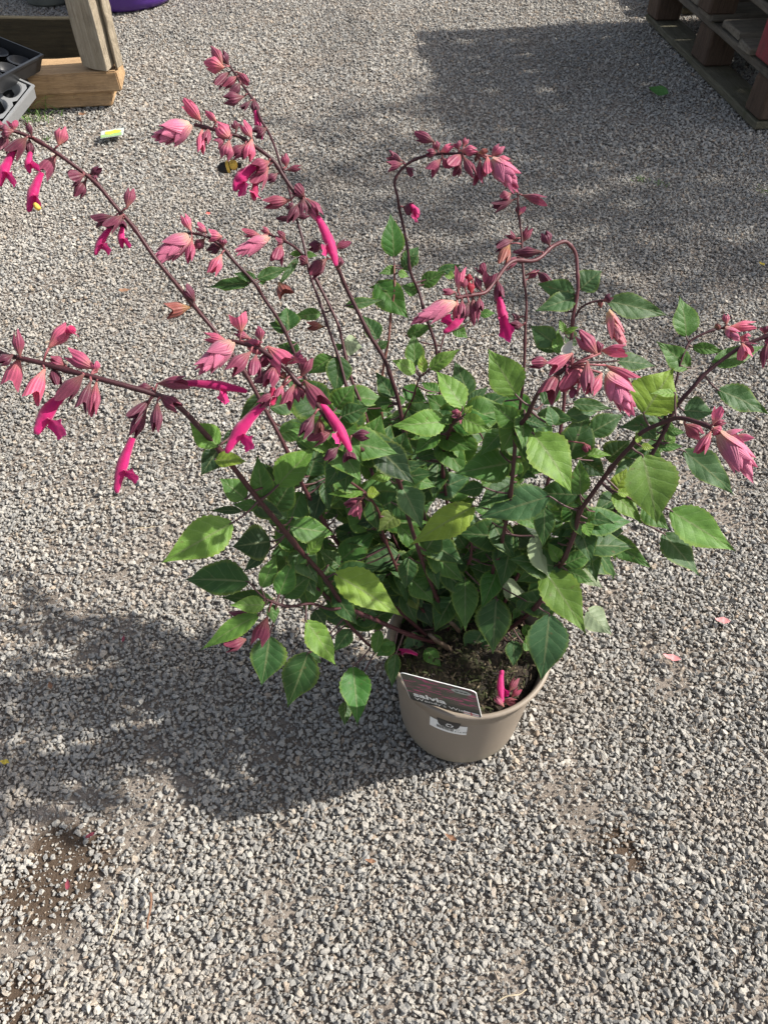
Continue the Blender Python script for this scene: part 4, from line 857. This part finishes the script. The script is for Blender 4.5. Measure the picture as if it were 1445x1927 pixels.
def bud(tile, st, x0, y0, x1, y1, w, n=13, tone=(1, 1, 1)):
    """terminal bud: overlapping bracts in pairs, biggest at the base, tips drawn together"""
    ox, oy, s = TILES[tile]; x0, x1, y0, y1 = ox + x0 * s, ox + x1 * s, oy + y0 * s, oy + y1 * s; rnd = random.Random(int(x0 * 3 + y0)); ns = near_stem(st, x0, y0); z = ns[2]
    A, B = P(x0, y0, z - .002), P(x1, y1, z - .012); ax = (B - A).normalized(); L = (B - A).length; wd = w * s / F * z * 1.15
    u, v, _ = frame(A, B, 0)[0], frame(A, B, 0)[1], 0
    for i in range(n):
        t = i / (n - 1); a = i * 2.4 + rnd.uniform(-.3, .3); out = u * math.cos(a) + v * math.sin(a)
        st0 = A + ax * L * (.42 * t) + out * wd * .13 * (1 - .5 * t)
        ln = L * (.64 - .12 * t) * rnd.uniform(.84, 1.16); tip = st0 + ax * ln + out * wd * (.15 * (1 - t) + rnd.uniform(-.05, .10))
        z_ = (tip - st0).normalized(); y_ = -(out - z_ * out.dot(z_)).normalized(); x_ = y_.cross(z_); k = rnd.uniform(.85, 1.15); w_ = wd * (.70 - .24 * t) * rnd.uniform(.9, 1.1)
        o = link('bract', rnd.choice(BRA), None, STEMO[st], PINV @ basis(x_ * w_, y_ * w_, z_ * ln, st0)); o.color = (tone[0] * k, tone[1] * k, tone[2] * k, 1)
def corolla_mesh(S, E, wd, lip, hood=1.0):
    ax = (E - S).normalized(); L = (E - S).length; n, seg = 16, 12
    ld = (lip - S); ld = ld - ax * ld.dot(ax)
    ld = ld.normalized() if ld.length > 1e-5 else ax.orthogonal().normalized(); sd = ax.cross(ld)
    v, f, uv = [], [], []
    for i in range(n + 1):
        t = i / n; r = wd * (.30 + .22 * min(1, t / .5)) if t < .6 else wd * (.52 - .18 * (t - .6) / .4)
        if t > .94: r *= .78
        c = S + ax * (L * t) - ld * (wd * .28 * math.sin(math.pi * t) - wd * .12 * t)
        for k in range(seg):
            a = 2 * math.pi * k / seg; up = -math.cos(a)                       # a = 0: underside
            rr = r; 
            if t > .62 and up < .1: rr = r * (1 - .55 * (t - .62) / .38)       # the hood is open below
            v.append(c + ld * (math.cos(a) * rr) + sd * (math.sin(a) * rr * .82)); uv.append((.2, t))
    for i in range(n):
        for k in range(seg): k2 = (k + 1) % seg; f.append((i * seg + k, (i + 1) * seg + k, (i + 1) * seg + k2, i * seg + k2))
    e = len(v); v.append(E + ax * wd * .12 - ld * wd * .0); uv.append((.2, 1))
    for k in range(seg): f.append((n * seg + k, e, n * seg + (k + 1) % seg))
    # lower lip: a flaring three-lobed flap
    s0 = S + ax * (L * .60) + ld * wd * .30; ldir = lip - s0; LL = ldir.length; ldir.normalize(); m = 8; cols = 9; b = len(v)
    tcam = (CAM - s0).normalized() * .8 + ldir.cross(sd) * .6; nr = (tcam - ldir * tcam.dot(ldir)).normalized(); sd2 = nr.cross(ldir)
    for i in range(m + 1):
        t = i / m; hw = wd * (.36 + .46 * t ** 1.5)
        for c in range(cols):
            q = -1 + 2 * c / (cols - 1); notch = (.5 + .5 * math.cos(q * math.pi * 2.0)) * .30 * t ** 3; lnq = (1 - .38 * abs(q) ** 2 * t) - (.3 - notch) * t ** 4 * .5
            v.append(s0 + ldir * (LL * t * lnq) + sd2 * (hw * q) + nr * (wd * (.30 * (1 - t) * (q * q) - .16 * math.sin(q * 7) * t * t * .5 + .10 * t * t))); uv.append((.2 + .8 * t, t))
    for i in range(m):
        for c in range(cols - 1): a = b + i * cols + c; f.append((a, a + 1, a + cols + 1, a + cols))
    jr = random.Random(len(v) + int(S.x * 1e4)); return mesh('corolla', [PINV @ (Vector(p) + Vector((jr.gauss(0, 1), jr.gauss(0, 1), jr.gauss(0, 1))) * wd * .022) for p in v], f, True, uv)
def corolla(tile, st, x0, y0, x1, y1, w, lx, ly, dz=0.0, tint=(1, 1, 1), z0=None, lipdz=-.006):
    ox, oy, s = TILES[tile]; X = lambda x: ox + x * s; Y = lambda y: oy + y * s; z = z0 or near_stem(st, X(x0), Y(y0))[2]
    S, E, Lp = P(X(x0), Y(y0), z + .001), P(X(x1), Y(y1), z + dz), P(X(lx), Y(ly), z + dz * .6 + lipdz)
    o = link('corolla', corolla_mesh(S, E, w * s / F * z * 1.12, Lp), M['corolla'], STEMO[st]); o.color = (*tint, 1); return o, S, E
CALYX = """
A S3a 650 190 515 155 105 p;A S3a 640 170 560 40 80 p;A S3a 685 170 620 70 72 m;A S3a 695 220 580 330 66 c;A S3a 760 255 640 335 62 c;A S3a 745 220 838 315 62 c;A S3a 775 305 705 395 62 m;A S3a 800 410 630 440 88 m;A S3a 850 440 785 505 38 m
A S3a 875 420 890 550 62 m;A S3a 970 650 870 700 88 m;A S3a 1120 945 1105 840 58 c;A S3a 1115 965 1245 940 46 c;A S3a 1055 990 975 1050 62 m;A S3a 1165 1260 1125 1215 60 m;A S3a 1200 1330 1055 1330 42 m;A S3a 1190 1320 1300 1305 46 m
A S4 480 600 355 440 82 p;A S4 595 600 520 525 48 p;A S4 485 650 470 850 68 p;A S4 540 640 500 780 62 c;A S4 700 730 595 620 112 p;A S4 660 720 580 775 58 c;A S4 690 740 650 900 98 p;A S4 745 660 725 605 55 m;A S4 860 720 790 610 72 p
A S4 810 770 700 870 82 c;A S4 860 730 820 910 92 p;A S4 800 790 770 890 60 m;A S4 990 900 860 960 105 c;A S4 985 940 880 1085 92 p;A S4 1260 1170 1180 1090 80 m;A S4 1155 1190 935 1220 88 c;A S4 1220 1210 1140 1360 78 m;A S4 1250 1180 1240 1300 68 m;A S4 1275 1180 1370 1325 98 c
D S4 1205 285 1095 290 72 m;D S4 1270 300 1365 260 48 c;D S4 1220 370 1110 470 88 c;D S4 1290 435 1300 350 72 c
B S6 100 190 0 190 92 c;B S6 60 210 0 350 82 m;B S6 110 180 95 115 62 p;B S6 30 190 -30 130 70 c;B S6 245 230 205 110 42 m;B S6 205 235 90 365 92 c;B S6 225 245 230 370 66 m;B S6 425 370 300 540 95 c;B S6 445 295 485 160 92 p
B S6 640 520 525 545 88 m;B S6 650 560 575 690 82 m;B S6 680 520 765 465 62 m;B S6 690 530 740 560 52 m;B S6 960 770 1000 610 82 c;B S6 930 820 810 930 75 m;B S6 870 835 695 870 82 m;B S6 930 850 925 925 54 m;D S6 370 640 300 550 62 m;D S6 340 680 165 710 85 o
D S5 345 190 285 70 58 p;D S5 445 200 385 150 46 p;D S5 350 245 330 390 62 p;D S5 430 240 370 300 62 c;D S5 545 225 450 215 66 p;D S5 550 290 550 230 50 c;D S5 545 280 450 320 62 m;D S5 540 340 475 470 78 p
D S3b 800 220 675 195 46 p;D S3b 855 205 800 170 38 p;D S3b 955 245 905 200 52 c;D S3b 930 270 890 390 68 c;D S3b 950 255 895 258 44 c;D S3b 1100 400 1055 370 62 m;D S3b 910 520 965 615 85 o;I S3a 440 300 300 290 66 o
C S7 230 295 110 240 56 c;C S7 235 310 105 340 62 c;C S7 250 335 315 395 46 m;C S7 470 150 330 90 72 c;C S7 500 215 470 140 56 c;C S7 490 240 400 225 62 c;C S7 515 225 610 175 52 p;C S7 525 275 420 390 78 c;C S7 530 270 575 330 52 c;C S7 655 205 640 150 52 c
C S7 690 185 715 120 46 c;C S7 665 215 800 215 72 p;C S7 680 240 575 355 92 c;C S7 670 320 620 415 58 c;C S7 690 260 770 410 68 c;C S7 785 245 790 300 34 o;C S7 815 280 800 485 68 c;C S7 800 230 875 215 42 o;C S7 870 260 880 405 78 p;C S7 900 260 985 175 72 p
C S7 900 300 1050 295 82 p;C S7 235 640 300 660 75 m
C S8 1070 585 915 650 66 m;C S8 1130 550 1325 605 62 c;C S8 1050 540 970 580 82 c;C S8 1100 700 1100 630 40 c;C S8 1110 700 1145 645 36 p;C S8 1065 890 930 950 72 m;C S8 1090 900 1020 830 46 c;C S8 1130 910 1190 800 62 c;C S8 1035 920 970 1080 85 o;C S8 1175 1185 1255 1115 48 c
C S8 1245 1130 1340 1215 68 m;G S8 980 690 880 690 66 m;G S8 960 630 890 640 60 m;C S8 1120 1010 1000 1100 60 c
C S9 1340 930 1290 820 82 m;C S9 1285 980 1065 985 78 m;G S9 490 440 510 235 68 p;G S9 660 430 610 330 68 c;G S9 690 320 650 230 62 c;G S9 700 420 740 270 88 c;G S9 590 450 580 360 56 r;G S9 540 420 530 350 52 c;G S9 470 440 370 440 52 c;G S9 480 500 480 690 62 p
G S9 600 480 615 690 88 c;G S9 570 520 500 650 82 m;G S9 650 480 650 590 62 c;G S9 785 350 805 505 72 m;G S9 600 340 540 330 60 r;G S9 520 500 510 620 60 c
E S1 155 370 130 160 78 c;E S1 100 355 -10 420 82 m;E S1 150 370 70 620 112 p;E S1 370 300 530 120 112 p;E S1 720 460 500 330 112 p;E S1 500 430 380 390 92 c;E S1 340 460 220 720 112 p;E S1 400 440 440 590 78 m;E S1 635 500 450 690 112 m;E S1 690 550 600 790 78 m
E S1 730 555 700 815 88 c;E S1 735 480 720 400 60 p;E S1 1155 600 1040 600 68 m;E S1 1130 690 985 840 72 m;E S1 1110 750 985 990 95 m;E S1 1190 700 1180 960 88 m;E S1 1200 650 1370 770 95 c;E S1 1190 570 1430 555 95 c
F S2 360 290 170 250 72 p;F S2 460 220 430 70 112 p;F S2 530 270 400 220 60 c;F S2 610 290 590 180 72 c;F S2 470 290 625 350 92 p;F S2 530 370 350 540 112 c;F S2 570 390 550 560 92 c;F S2 640 370 640 470 85 c;F S2 660 330 830 510 150 p;F S2 720 460 660 650 112 c;F S2 660 500 600 620 82 m
F S2 850 430 925 400 82 c;F S2 910 560 980 410 88 c;F S2 800 570 750 530 60 o;F S2 860 610 780 800 82 c;F S2 880 620 900 750 88 c;F S2 940 590 1080 800 115 c;F S2 740 680 570 780 88 c;F S2 1010 840 900 1040 88 m;F S2 1050 870 1050 990 78 o;F S2 1150 960 970 1050 92 c
F S2 1190 1090 1090 1190 78 m;F S2 1260 1110 1280 1200 88 m;F S2 1290 1000 1440 1000 82 m;F S2 770 620 730 720 60 p
K S11 290 330 150 330 88 c;K S11 470 260 265 390 88 p;K S11 490 290 390 390 62 c;K S11 370 400 250 620 122 c;K S11 550 310 420 560 122 p;K S11 470 510 480 600 60 c;K S11 655 270 510 100 112 p;K S11 680 260 650 170 70 c;K S11 680 240 880 240 88 p;K S11 720 350 970 490 82 p
K S11 580 320 580 590 102 c;K S11 690 410 590 590 88 p
H S12 955 740 1050 810 82 c;H S12 1120 740 1165 640 56 p;H S12 1110 745 1195 725 48 c;H S12 1110 780 1035 920 62 p;H S12 1120 760 1165 795 62 p;H S13 1440 255 1420 410 62 c;H S13 1430 220 1470 260 60 c;H S13 1290 265 1310 360 62 p;H S13 1280 260 1360 300 48 c;H S13 1420 210 1430 175 50 c
H S14 1200 160 1195 90 38 p;H S14 1220 170 1360 165 56 p;H S14 1280 230 1330 250 60 p;H S14 1130 180 1160 165 40 o;H S10 480 20 535 -12 44 m;H S10 465 60 460 20 30 o
L S2b 1220 630 1080 690 70 c;L S2b 1200 650 1150 775 78 p;Q S1b 370 320 320 450 66 p;Q S1b 280 415 190 445 60 c;J S18 590 560 555 605 70 c;J S18 590 545 520 540 44 c;K S9 560 940 580 1000 60 c;Q S1b 320 310 200 335 56 c
"""
ncal = 0
for row in CALYX.strip().split('\n'):
    for e in row.split(';'):
        q = e.split(); calyx(q[0], q[1], *[float(x) for x in q[2:6]], w=float(q[6]), tone=q[7]); ncal += 1
for b in (('A', 'S4', 400, 615, 110, 745, 195), ('D', 'S5', 335, 215, 90, 395, 175), ('D', 'S3b', 850, 225, 615, 345, 112), ('C', 'S7', 900, 280, 1125, 530, 175), ('G', 'S9', 465, 515, 120, 675, 165), ('F', 'S2', 395, 290, 115, 530, 205),
          ('K', 'S11', 730, 410, 925, 750, 205), ('H', 'S12', 1150, 790, 1375, 1070, 170), ('H', 'S14', 1190, 175, 1285, 260, 80, 7), ('H', 'S10', 505, 75, 600, 295, 105, 9, (.95, 1.15, .8)), ('H', 'S12', 1180, 800, 1370, 830, 95, 3)):
    bud(*b)
COR = [('A', 'S3a', 888, 520, 925, 690, 52, 945, 735), ('A', 'S4', 880, 935, 725, 1110, 92, 810, 1165), ('A', 'S4', 888, 1050, 878, 1190, 66, 890, 1150, 0, (.75, .4, .5)), ('D', 'S4', 1160, 95, 1285, 410, 62, 1185, 335),
       ('B', 'S6', 105, 345, 0, 600, 72, 140, 580), ('B', 'S6', 230, 350, 225, 500, 58, 305, 450), ('B', 'S6', 315, 505, 222, 790, 78, 320, 760), ('B', 'S6', 835, 920, 722, 1120, 58, 850, 1095), ('B', 'S6', 928, 905, 925, 1070, 50, 1000, 1050),
       ('E', 'S1', 480, 655, 275, 945, 105, 515, 955), ('E', 'S1', 1005, 980, 880, 1390, 78, 1060, 1285), ('F', 'S1', 30, 605, 500, 665, 68, 330, 780), ('F', 'S2', 1065, 765, 1285, 1120, 78, 1160, 1060), ('F', 'S2', 620, 775, 345, 1125, 90, 560, 1100),
       ('F', 'S2', 695, 640, 690, 775, 72, 670, 760, 0, (.85, .3, .4)), ('G', 'S9', 800, 485, 850, 720, 82, 880, 825), ('G', 'S9', 540, 590, 385, 745, 62, 370, 610), ('C', 'S7', 285, 625, 345, 720, 62, 320, 760), ('E', 'S1', 490, 170, 570, 165, 70, 560, 190, 0, (.8, .4, .5))]
for c in COR: corolla(*c)
o = link('pollen_tip', mesh('pollen_tip', *tube([PINV @ P(x, y, .668) for x, y in ((66, 383), (70, 389), (75, 393))], [.0018, .0028, .002], 7)), M['pollen'], STEMO['S6'])
print('calyces', ncal)
# ------------------------------------------------------------------ bee, fallen bits, weeds
def ellipsoid(c, ax, r, n=14, m=10):
    v, f = lathe([(max(1e-4, math.sin(math.pi * i / m)), -math.cos(math.pi * i / m)) for i in range(m + 1)], n)
    q = ax.to_track_quat('Z', 'Y'); return [c + q @ Vector((p[0] * r[0], p[1] * r[1], p[2] * r[2])) for p in v], f
bc = P(434, 312, .735); bee = empty('bumblebee', bc); bee.scale = (1.3, 1.3, 1.3); tag(bee, 'fuzzy yellow and black bumblebee hovering below the pink bracts', 'bee')
bx = (P(470, 306, .735) - P(400, 318, .735)).normalized(); bu = Vector((-.05, -.25, .95)).normalized()
def bpart(nm, c, r, mat, ax=None, jit=0): 
    v, f = ellipsoid(c, ax or bx, r); v = [p * (1 + random.uniform(-jit, jit)) if False else p + Vector((random.gauss(0, jit), random.gauss(0, jit), random.gauss(0, jit))) for p in v]
    return link(nm, mesh(nm, v, f), mat, bee)
ab = bpart('abdomen', -bx * .0042 - bu * .0008, (.0040, .0040, .0056), M['bee_k'], None, .00012)
v, f = lathe([(.0036, -.001), (.0043, -.0003), (.0043, .0007), (.0036, .0014)], 16); qz = bx.to_track_quat('Z', 'Y')
link('yellow_band', mesh('yellow_band', [-bx * .0022 - bu * .0006 + qz @ Vector(p) for p in v], f), M['bee_y'], bee)
bpart('thorax', bx * .0022 + bu * .0004, (.0036, .0036, .0034), M['bee_y'], None, .00015); hd = bpart('head', bx * .0062 - bu * .0008, (.0022, .0022, .0018), M['bee_k'])
sd = bx.cross(bu)
for s in (-1, 1):
    b = bx * .002 + bu * .003 + sd * (.001 * s); d = (sd * s * .8 + bu * .55 - bx * .55).normalized(); e = bx.cross(d).normalized(); ring = []
    wv = [b + d * (.0085 * t) + bx * (w * .0026) + bu * .0003 * w for t, w in ((0, 0), (.25, .5), (.6, .9), (.9, .7), (1, 0), (.9, -.4), (.6, -.6), (.25, -.3))]
    link('wing', mesh('wing', wv, [tuple(range(8))], False), M['wing'], bee)
    for k in range(3):
        p0 = bx * (.004 - .0025 * k) - bu * .0025 + sd * s * .0015; v, f = tube([p0, p0 + sd * s * .0022 - bu * .0012, p0 + sd * s * .0026 - bu * .0038 - bx * .0008], [.0004, .00035, .0002], 5); link('leg', mesh('leg', v, f), M['bee_k'], bee)
    v, f = tube([bx * .0076 + sd * s * .0005, bx * .0092 + sd * s * .0014 + bu * .0008, bx * .0104 + sd * s * .002], [.00018, .00018, .00015], 4); link('antenna', mesh('antenna', v, f), M['bee_k'], hd); hd.children[-1].parent = bee

def bit_mat(c, name): return m_simple(name, c, .7, .3, 150)
def fallen(name, label, cat, x, y, Lp, ar, mat, ang, curl=.3, h=.008):
    p = on(x, y, h); L = Lp / F * (p - CAM).dot(FWD); v, f = [], []; n = 7
    for i in range(n + 1):
        t = i / n; w = L * ar * .5 * max(.04, math.sin(math.pi * t ** .75))
        for c in (-1, -.5, 0, .5, 1): v.append((w * c, L * (t - .5), curl * L * (t - .5) ** 2 + abs(c) * w * .35 + .001 * math.sin(i * 2.1 + c)))
    for i in range(n):
        for c in range(4): a = i * 5 + c; f.append((a, a + 1, a + 6, a + 5))
    o = link(name, mesh(name, v, f), mat); o.location = p; o.rotation_euler = (random.uniform(-.15, .15), random.uniform(-.15, .15), ang); tag(o, label, cat); return o
pink = bit_mat((.55, .22, .22), 'faded_pink_petal'); brown = bit_mat((.20, .105, .06), 'dry_brown_leaf'); yel = bit_mat((.55, .42, .06), 'yellow_leaf_bit'); grn = bit_mat((.05, .14, .028), 'fresh_fallen_leaf'); mar = bit_mat((.22, .04, .06), 'maroon_bract_bit')
fallen('fallen_leaf', 'single bright green leaf lying on shaded gravel near the pallets', 'leaf', 1238, 172, 38, .55, grn, R(70), .3, .016); bpy.data.objects['fallen_leaf'].rotation_euler = (R(8), R(-32), R(62))
fallen('fallen_petal', 'pale pink petal on gravel right of the pot', 'petal', 1262, 1238, 34, .42, pink, R(75), .5)
fallen('fallen_petal', 'small pinkish petal on gravel beyond the right side leaves', 'petal', 1358, 1168, 28, .5, pink, R(80), .3)
fallen('dry_leaf', 'orange brown dry leaf on gravel left of the long stem', 'leaf', 235, 547, 24, .42, brown, R(-65), .4)
fallen('dry_leaf', 'rusty leaf scrap on gravel at the plank ends', 'leaf', 155, 216, 18, .6, brown, R(40), .4)
fallen('dry_leaf', 'tan curled leaf scrap below the pot on gravel', 'leaf', 848, 1576, 26, .35, brown, R(60), .5)
fallen('dry_leaf', 'little brown leaf scrap under the pot near bottom centre', 'leaf', 697, 1620, 22, .35, brown, R(80), .5)
fallen('dry_leaf', 'reddish scrap lying in the plant shadow at left', 'leaf', 95, 1290, 17, .5, brown, R(30), .3)
fallen('yellow_leaf', 'small yellow leaf at the left edge of the gravel', 'leaf', 10, 1434, 20, .5, yel, R(80), .3)
fallen('yellow_leaf', 'tiny yellow leaf at the right edge of the gravel', 'leaf', 1432, 497, 14, .7, yel, R(20), .3)
fallen('pink_scrap', 'tiny bright pink scrap on gravel above the left bud', 'petal', 392, 402, 12, .7, bit_mat((.7, .12, .10), 'coral_scrap'), R(30), .2)
fallen('maroon_bract', 'maroon bract dropped on the dark compost spill', 'bract', 128, 1665, 22, .4, mar, R(20), .3)
fallen('maroon_bract', 'maroon bract on gravel above the compost spill', 'bract', 172, 1571, 22, .35, mar, R(-60), .4)
fallen('maroon_bract', 'small red bract in the shadow left of low leaves', 'bract', 233, 1202, 18, .3, mar, R(5), .4)
A_, B_ = P(1060, 664, .62), P(1076, 640, .612); x_, y_, z_ = frame(A_, B_, .25)
wm = BRA[0].copy(); wm.materials.clear(); wm.materials.append(bit_mat((.58, .57, .53), 'white_petal_skin'))
o = link('white_petal', wm); o.matrix_world = basis(x_ * .0085, y_ * .0085, z_ * (B_ - A_).length, A_); tag(o, 'white petal caught among leaves beside the pink cluster', 'petal')
def stick(x0, y0, x1, y1, r, label, mat, h=.010):
    a, b = on(x0, y0, h), on(x1, y1, h); m = a.lerp(b, .5) + Vector((.002, 0, .002)); n = Vector((.001, .002, 0))
    v, f = tube(spline([a, a.lerp(m, .5) + n, m, m.lerp(b, .5) - n, b], 3), [r * (1 - .03 * i) for i in range(13)], 6); o = link('twig', mesh('twig', [p - a for p in v], f), mat); o.location = a; tag(o, label, 'twig')
stick(283, 1680, 278, 1748, .0016, 'reddish brown twig lying on gravel at lower left', M['twig'])
straw = bit_mat((.45, .38, .26), 'pale_straw')
stick(228, 1705, 205, 1778, .0007, 'thin pale straw lying beside the reddish twig', straw)
stick(245, 998, 292, 990, .0008, 'thin pale straw on gravel left of the pale leaf', straw)
stick(935, 1885, 990, 1862, .0009, 'pale straw at the bottom edge of the gravel', straw)
stick(1262, 610, 1290, 634, .0009, 'dry stalk on gravel behind the upright green leaf', straw)
# picture label dropped on the gravel
lp = on(212, 251, .014); lo = empty('dropped_label', lp, R(18)); lo.scale = (.82, .82, 1); tag(lo, 'small green and yellow picture label dropped on gravel', 'label')
yw = bit_mat((.70, .58, .05), 'yellow_print'); gr2 = bit_mat((.25, .38, .16), 'green_print')
def flat(nm, pts_, z, mat): n = len(pts_); link(nm, mesh(nm, [(x, y, z) for x, y in pts_] + [(x, y, z + .0006) for x, y in pts_], [tuple(range(n - 1, -1, -1)), tuple(range(n, 2 * n))] + [(i, (i + 1) % n, n + (i + 1) % n, n + i) for i in range(n)], False), mat, lo)
flat('card', [(-.045, -.032), (.036, -.028), (.045, .036), (-.036, .03)], 0, bit_mat((.42, .46, .44), 'pale_print')); flat('green_print', [(-.043, -.030), (.030, -.027), (.033, -.004), (-.040, -.008)], .0012, gr2)
flat('yellow_print', [(-.025, -.006), (-.008, -.012), (.006, -.004), (.026, -.004), (.034, .012), (.012, .022), (-.004, .014), (-.022, .016)], .0018, yw)
def tuft(x, y, n, hgt, label, sp=.03):
    p = on(x, y); v, f = [], []
    for i in range(n):
        b0 = Vector((random.gauss(0, sp), random.gauss(0, sp), 0)); d = Vector((random.gauss(0, .5), random.gauss(0, .5), 1)).normalized(); h = hgt * random.uniform(.4, 1.1); w = .0014
        s = Vector((random.gauss(0, 1), random.gauss(0, 1), 0)).normalized() * w; b = len(v); bend = Vector((d.x, d.y, 0)) * h * .5
        for t in (0, .35, .7): c = b0 + d * h * t + bend * t * t - Vector((0, 0, h * .25 * t * t)); v += [c - s * (1 - t * .6), c + s * (1 - t * .6)]
        v.append(b0 + d * h + bend - Vector((0, 0, h * .3))); f += [(b, b + 1, b + 3, b + 2), (b + 2, b + 3, b + 5, b + 4), (b + 4, b + 5, b + 6)]
    o = link('weed_tuft', mesh('weed_tuft', v, f, False), M['grass']); o.location = p; tag(o, label, 'weed', 'weeds growing through the gravel')
tuft(75, 222, 60, .035, 'low patch of grassy weed in front of the planks', .035); tuft(55, 214, 7, .13, 'tall thin grass stalks beside the grey tray', .012)
tuft(105, 205, 6, .09, 'arching grass blades against the pine planks', .02); tuft(1203, 338, 26, .010, 'tiny green weed in the shade of the tree', .010); tuft(1245, 346, 22, .010, 'tiny weed patch right of the small one in the shade', .014)
tuft(1440, 360, 30, .014, 'green weed at the right edge of the shaded gravel', .012); tuft(86, 262, 10, .02, 'small sprig of weed beside the top left stem', .006)
# blooms dropped inside the pot
fb = PINV
def dropped(x0, y0, x1, y1, w, label):
    S, E = on(x0, y0, SOIL + .010), on(x1, y1, SOIL + .016); c = (S + E) / 2; side = (E - S).cross(Vector((0, 0, 1))).normalized()
    me = corolla_mesh(E, S, w, S.lerp(E, .2) + side * w * .9); me.transform(Matrix.Translation(POT_C + Vector((0, 0, SOIL)) - c))
    o = link('fallen_flower', me, M['corolla']); o.location = c; o.color = (1.0, 1.2, 1.1, 1); tag(o, label, 'flower')
dropped(945, 1322, 944, 1262, .0085, 'fallen magenta flower lying on the compost at the pot front'); dropped(750, 1222, 785, 1232, .006, 'fallen magenta flower on the compost at the left of the pot')
def dropped_calyx(x0, y0, x1, y1, w, label, col):
    A, B = on(x0, y0, SOIL + .008), on(x1, y1, SOIL + .013); x, y, z = frame(A, B, .3); L = (B - A).length
    o = bpy.data.objects.new('fallen_calyx', CAL[1]); COL.objects.link(o); o.matrix_world = basis(x * w, y * w, z * L, A); o.color = (*col, 1); tag(o, label, 'calyx')
dropped_calyx(958, 1302, 972, 1276, .010, 'brownish calyx standing right of the fallen magenta flower', (1.3, 1.7, 1.3)); dropped_calyx(962, 1312, 978, 1296, .009, 'pinkish calyx touching the brownish one on the compost', (1.5, 1.2, 1.2))
dropped_calyx(946, 1318, 972, 1322, .010, 'tan calyx lying below the fallen magenta flower', (1.6, 2.3, 1.4)); dropped_calyx(948, 1330, 932, 1312, .008, 'pale pink calyx at the left foot of the fallen flower', (2.0, 2.4, 2.2))
bpy.context.view_layer.update()
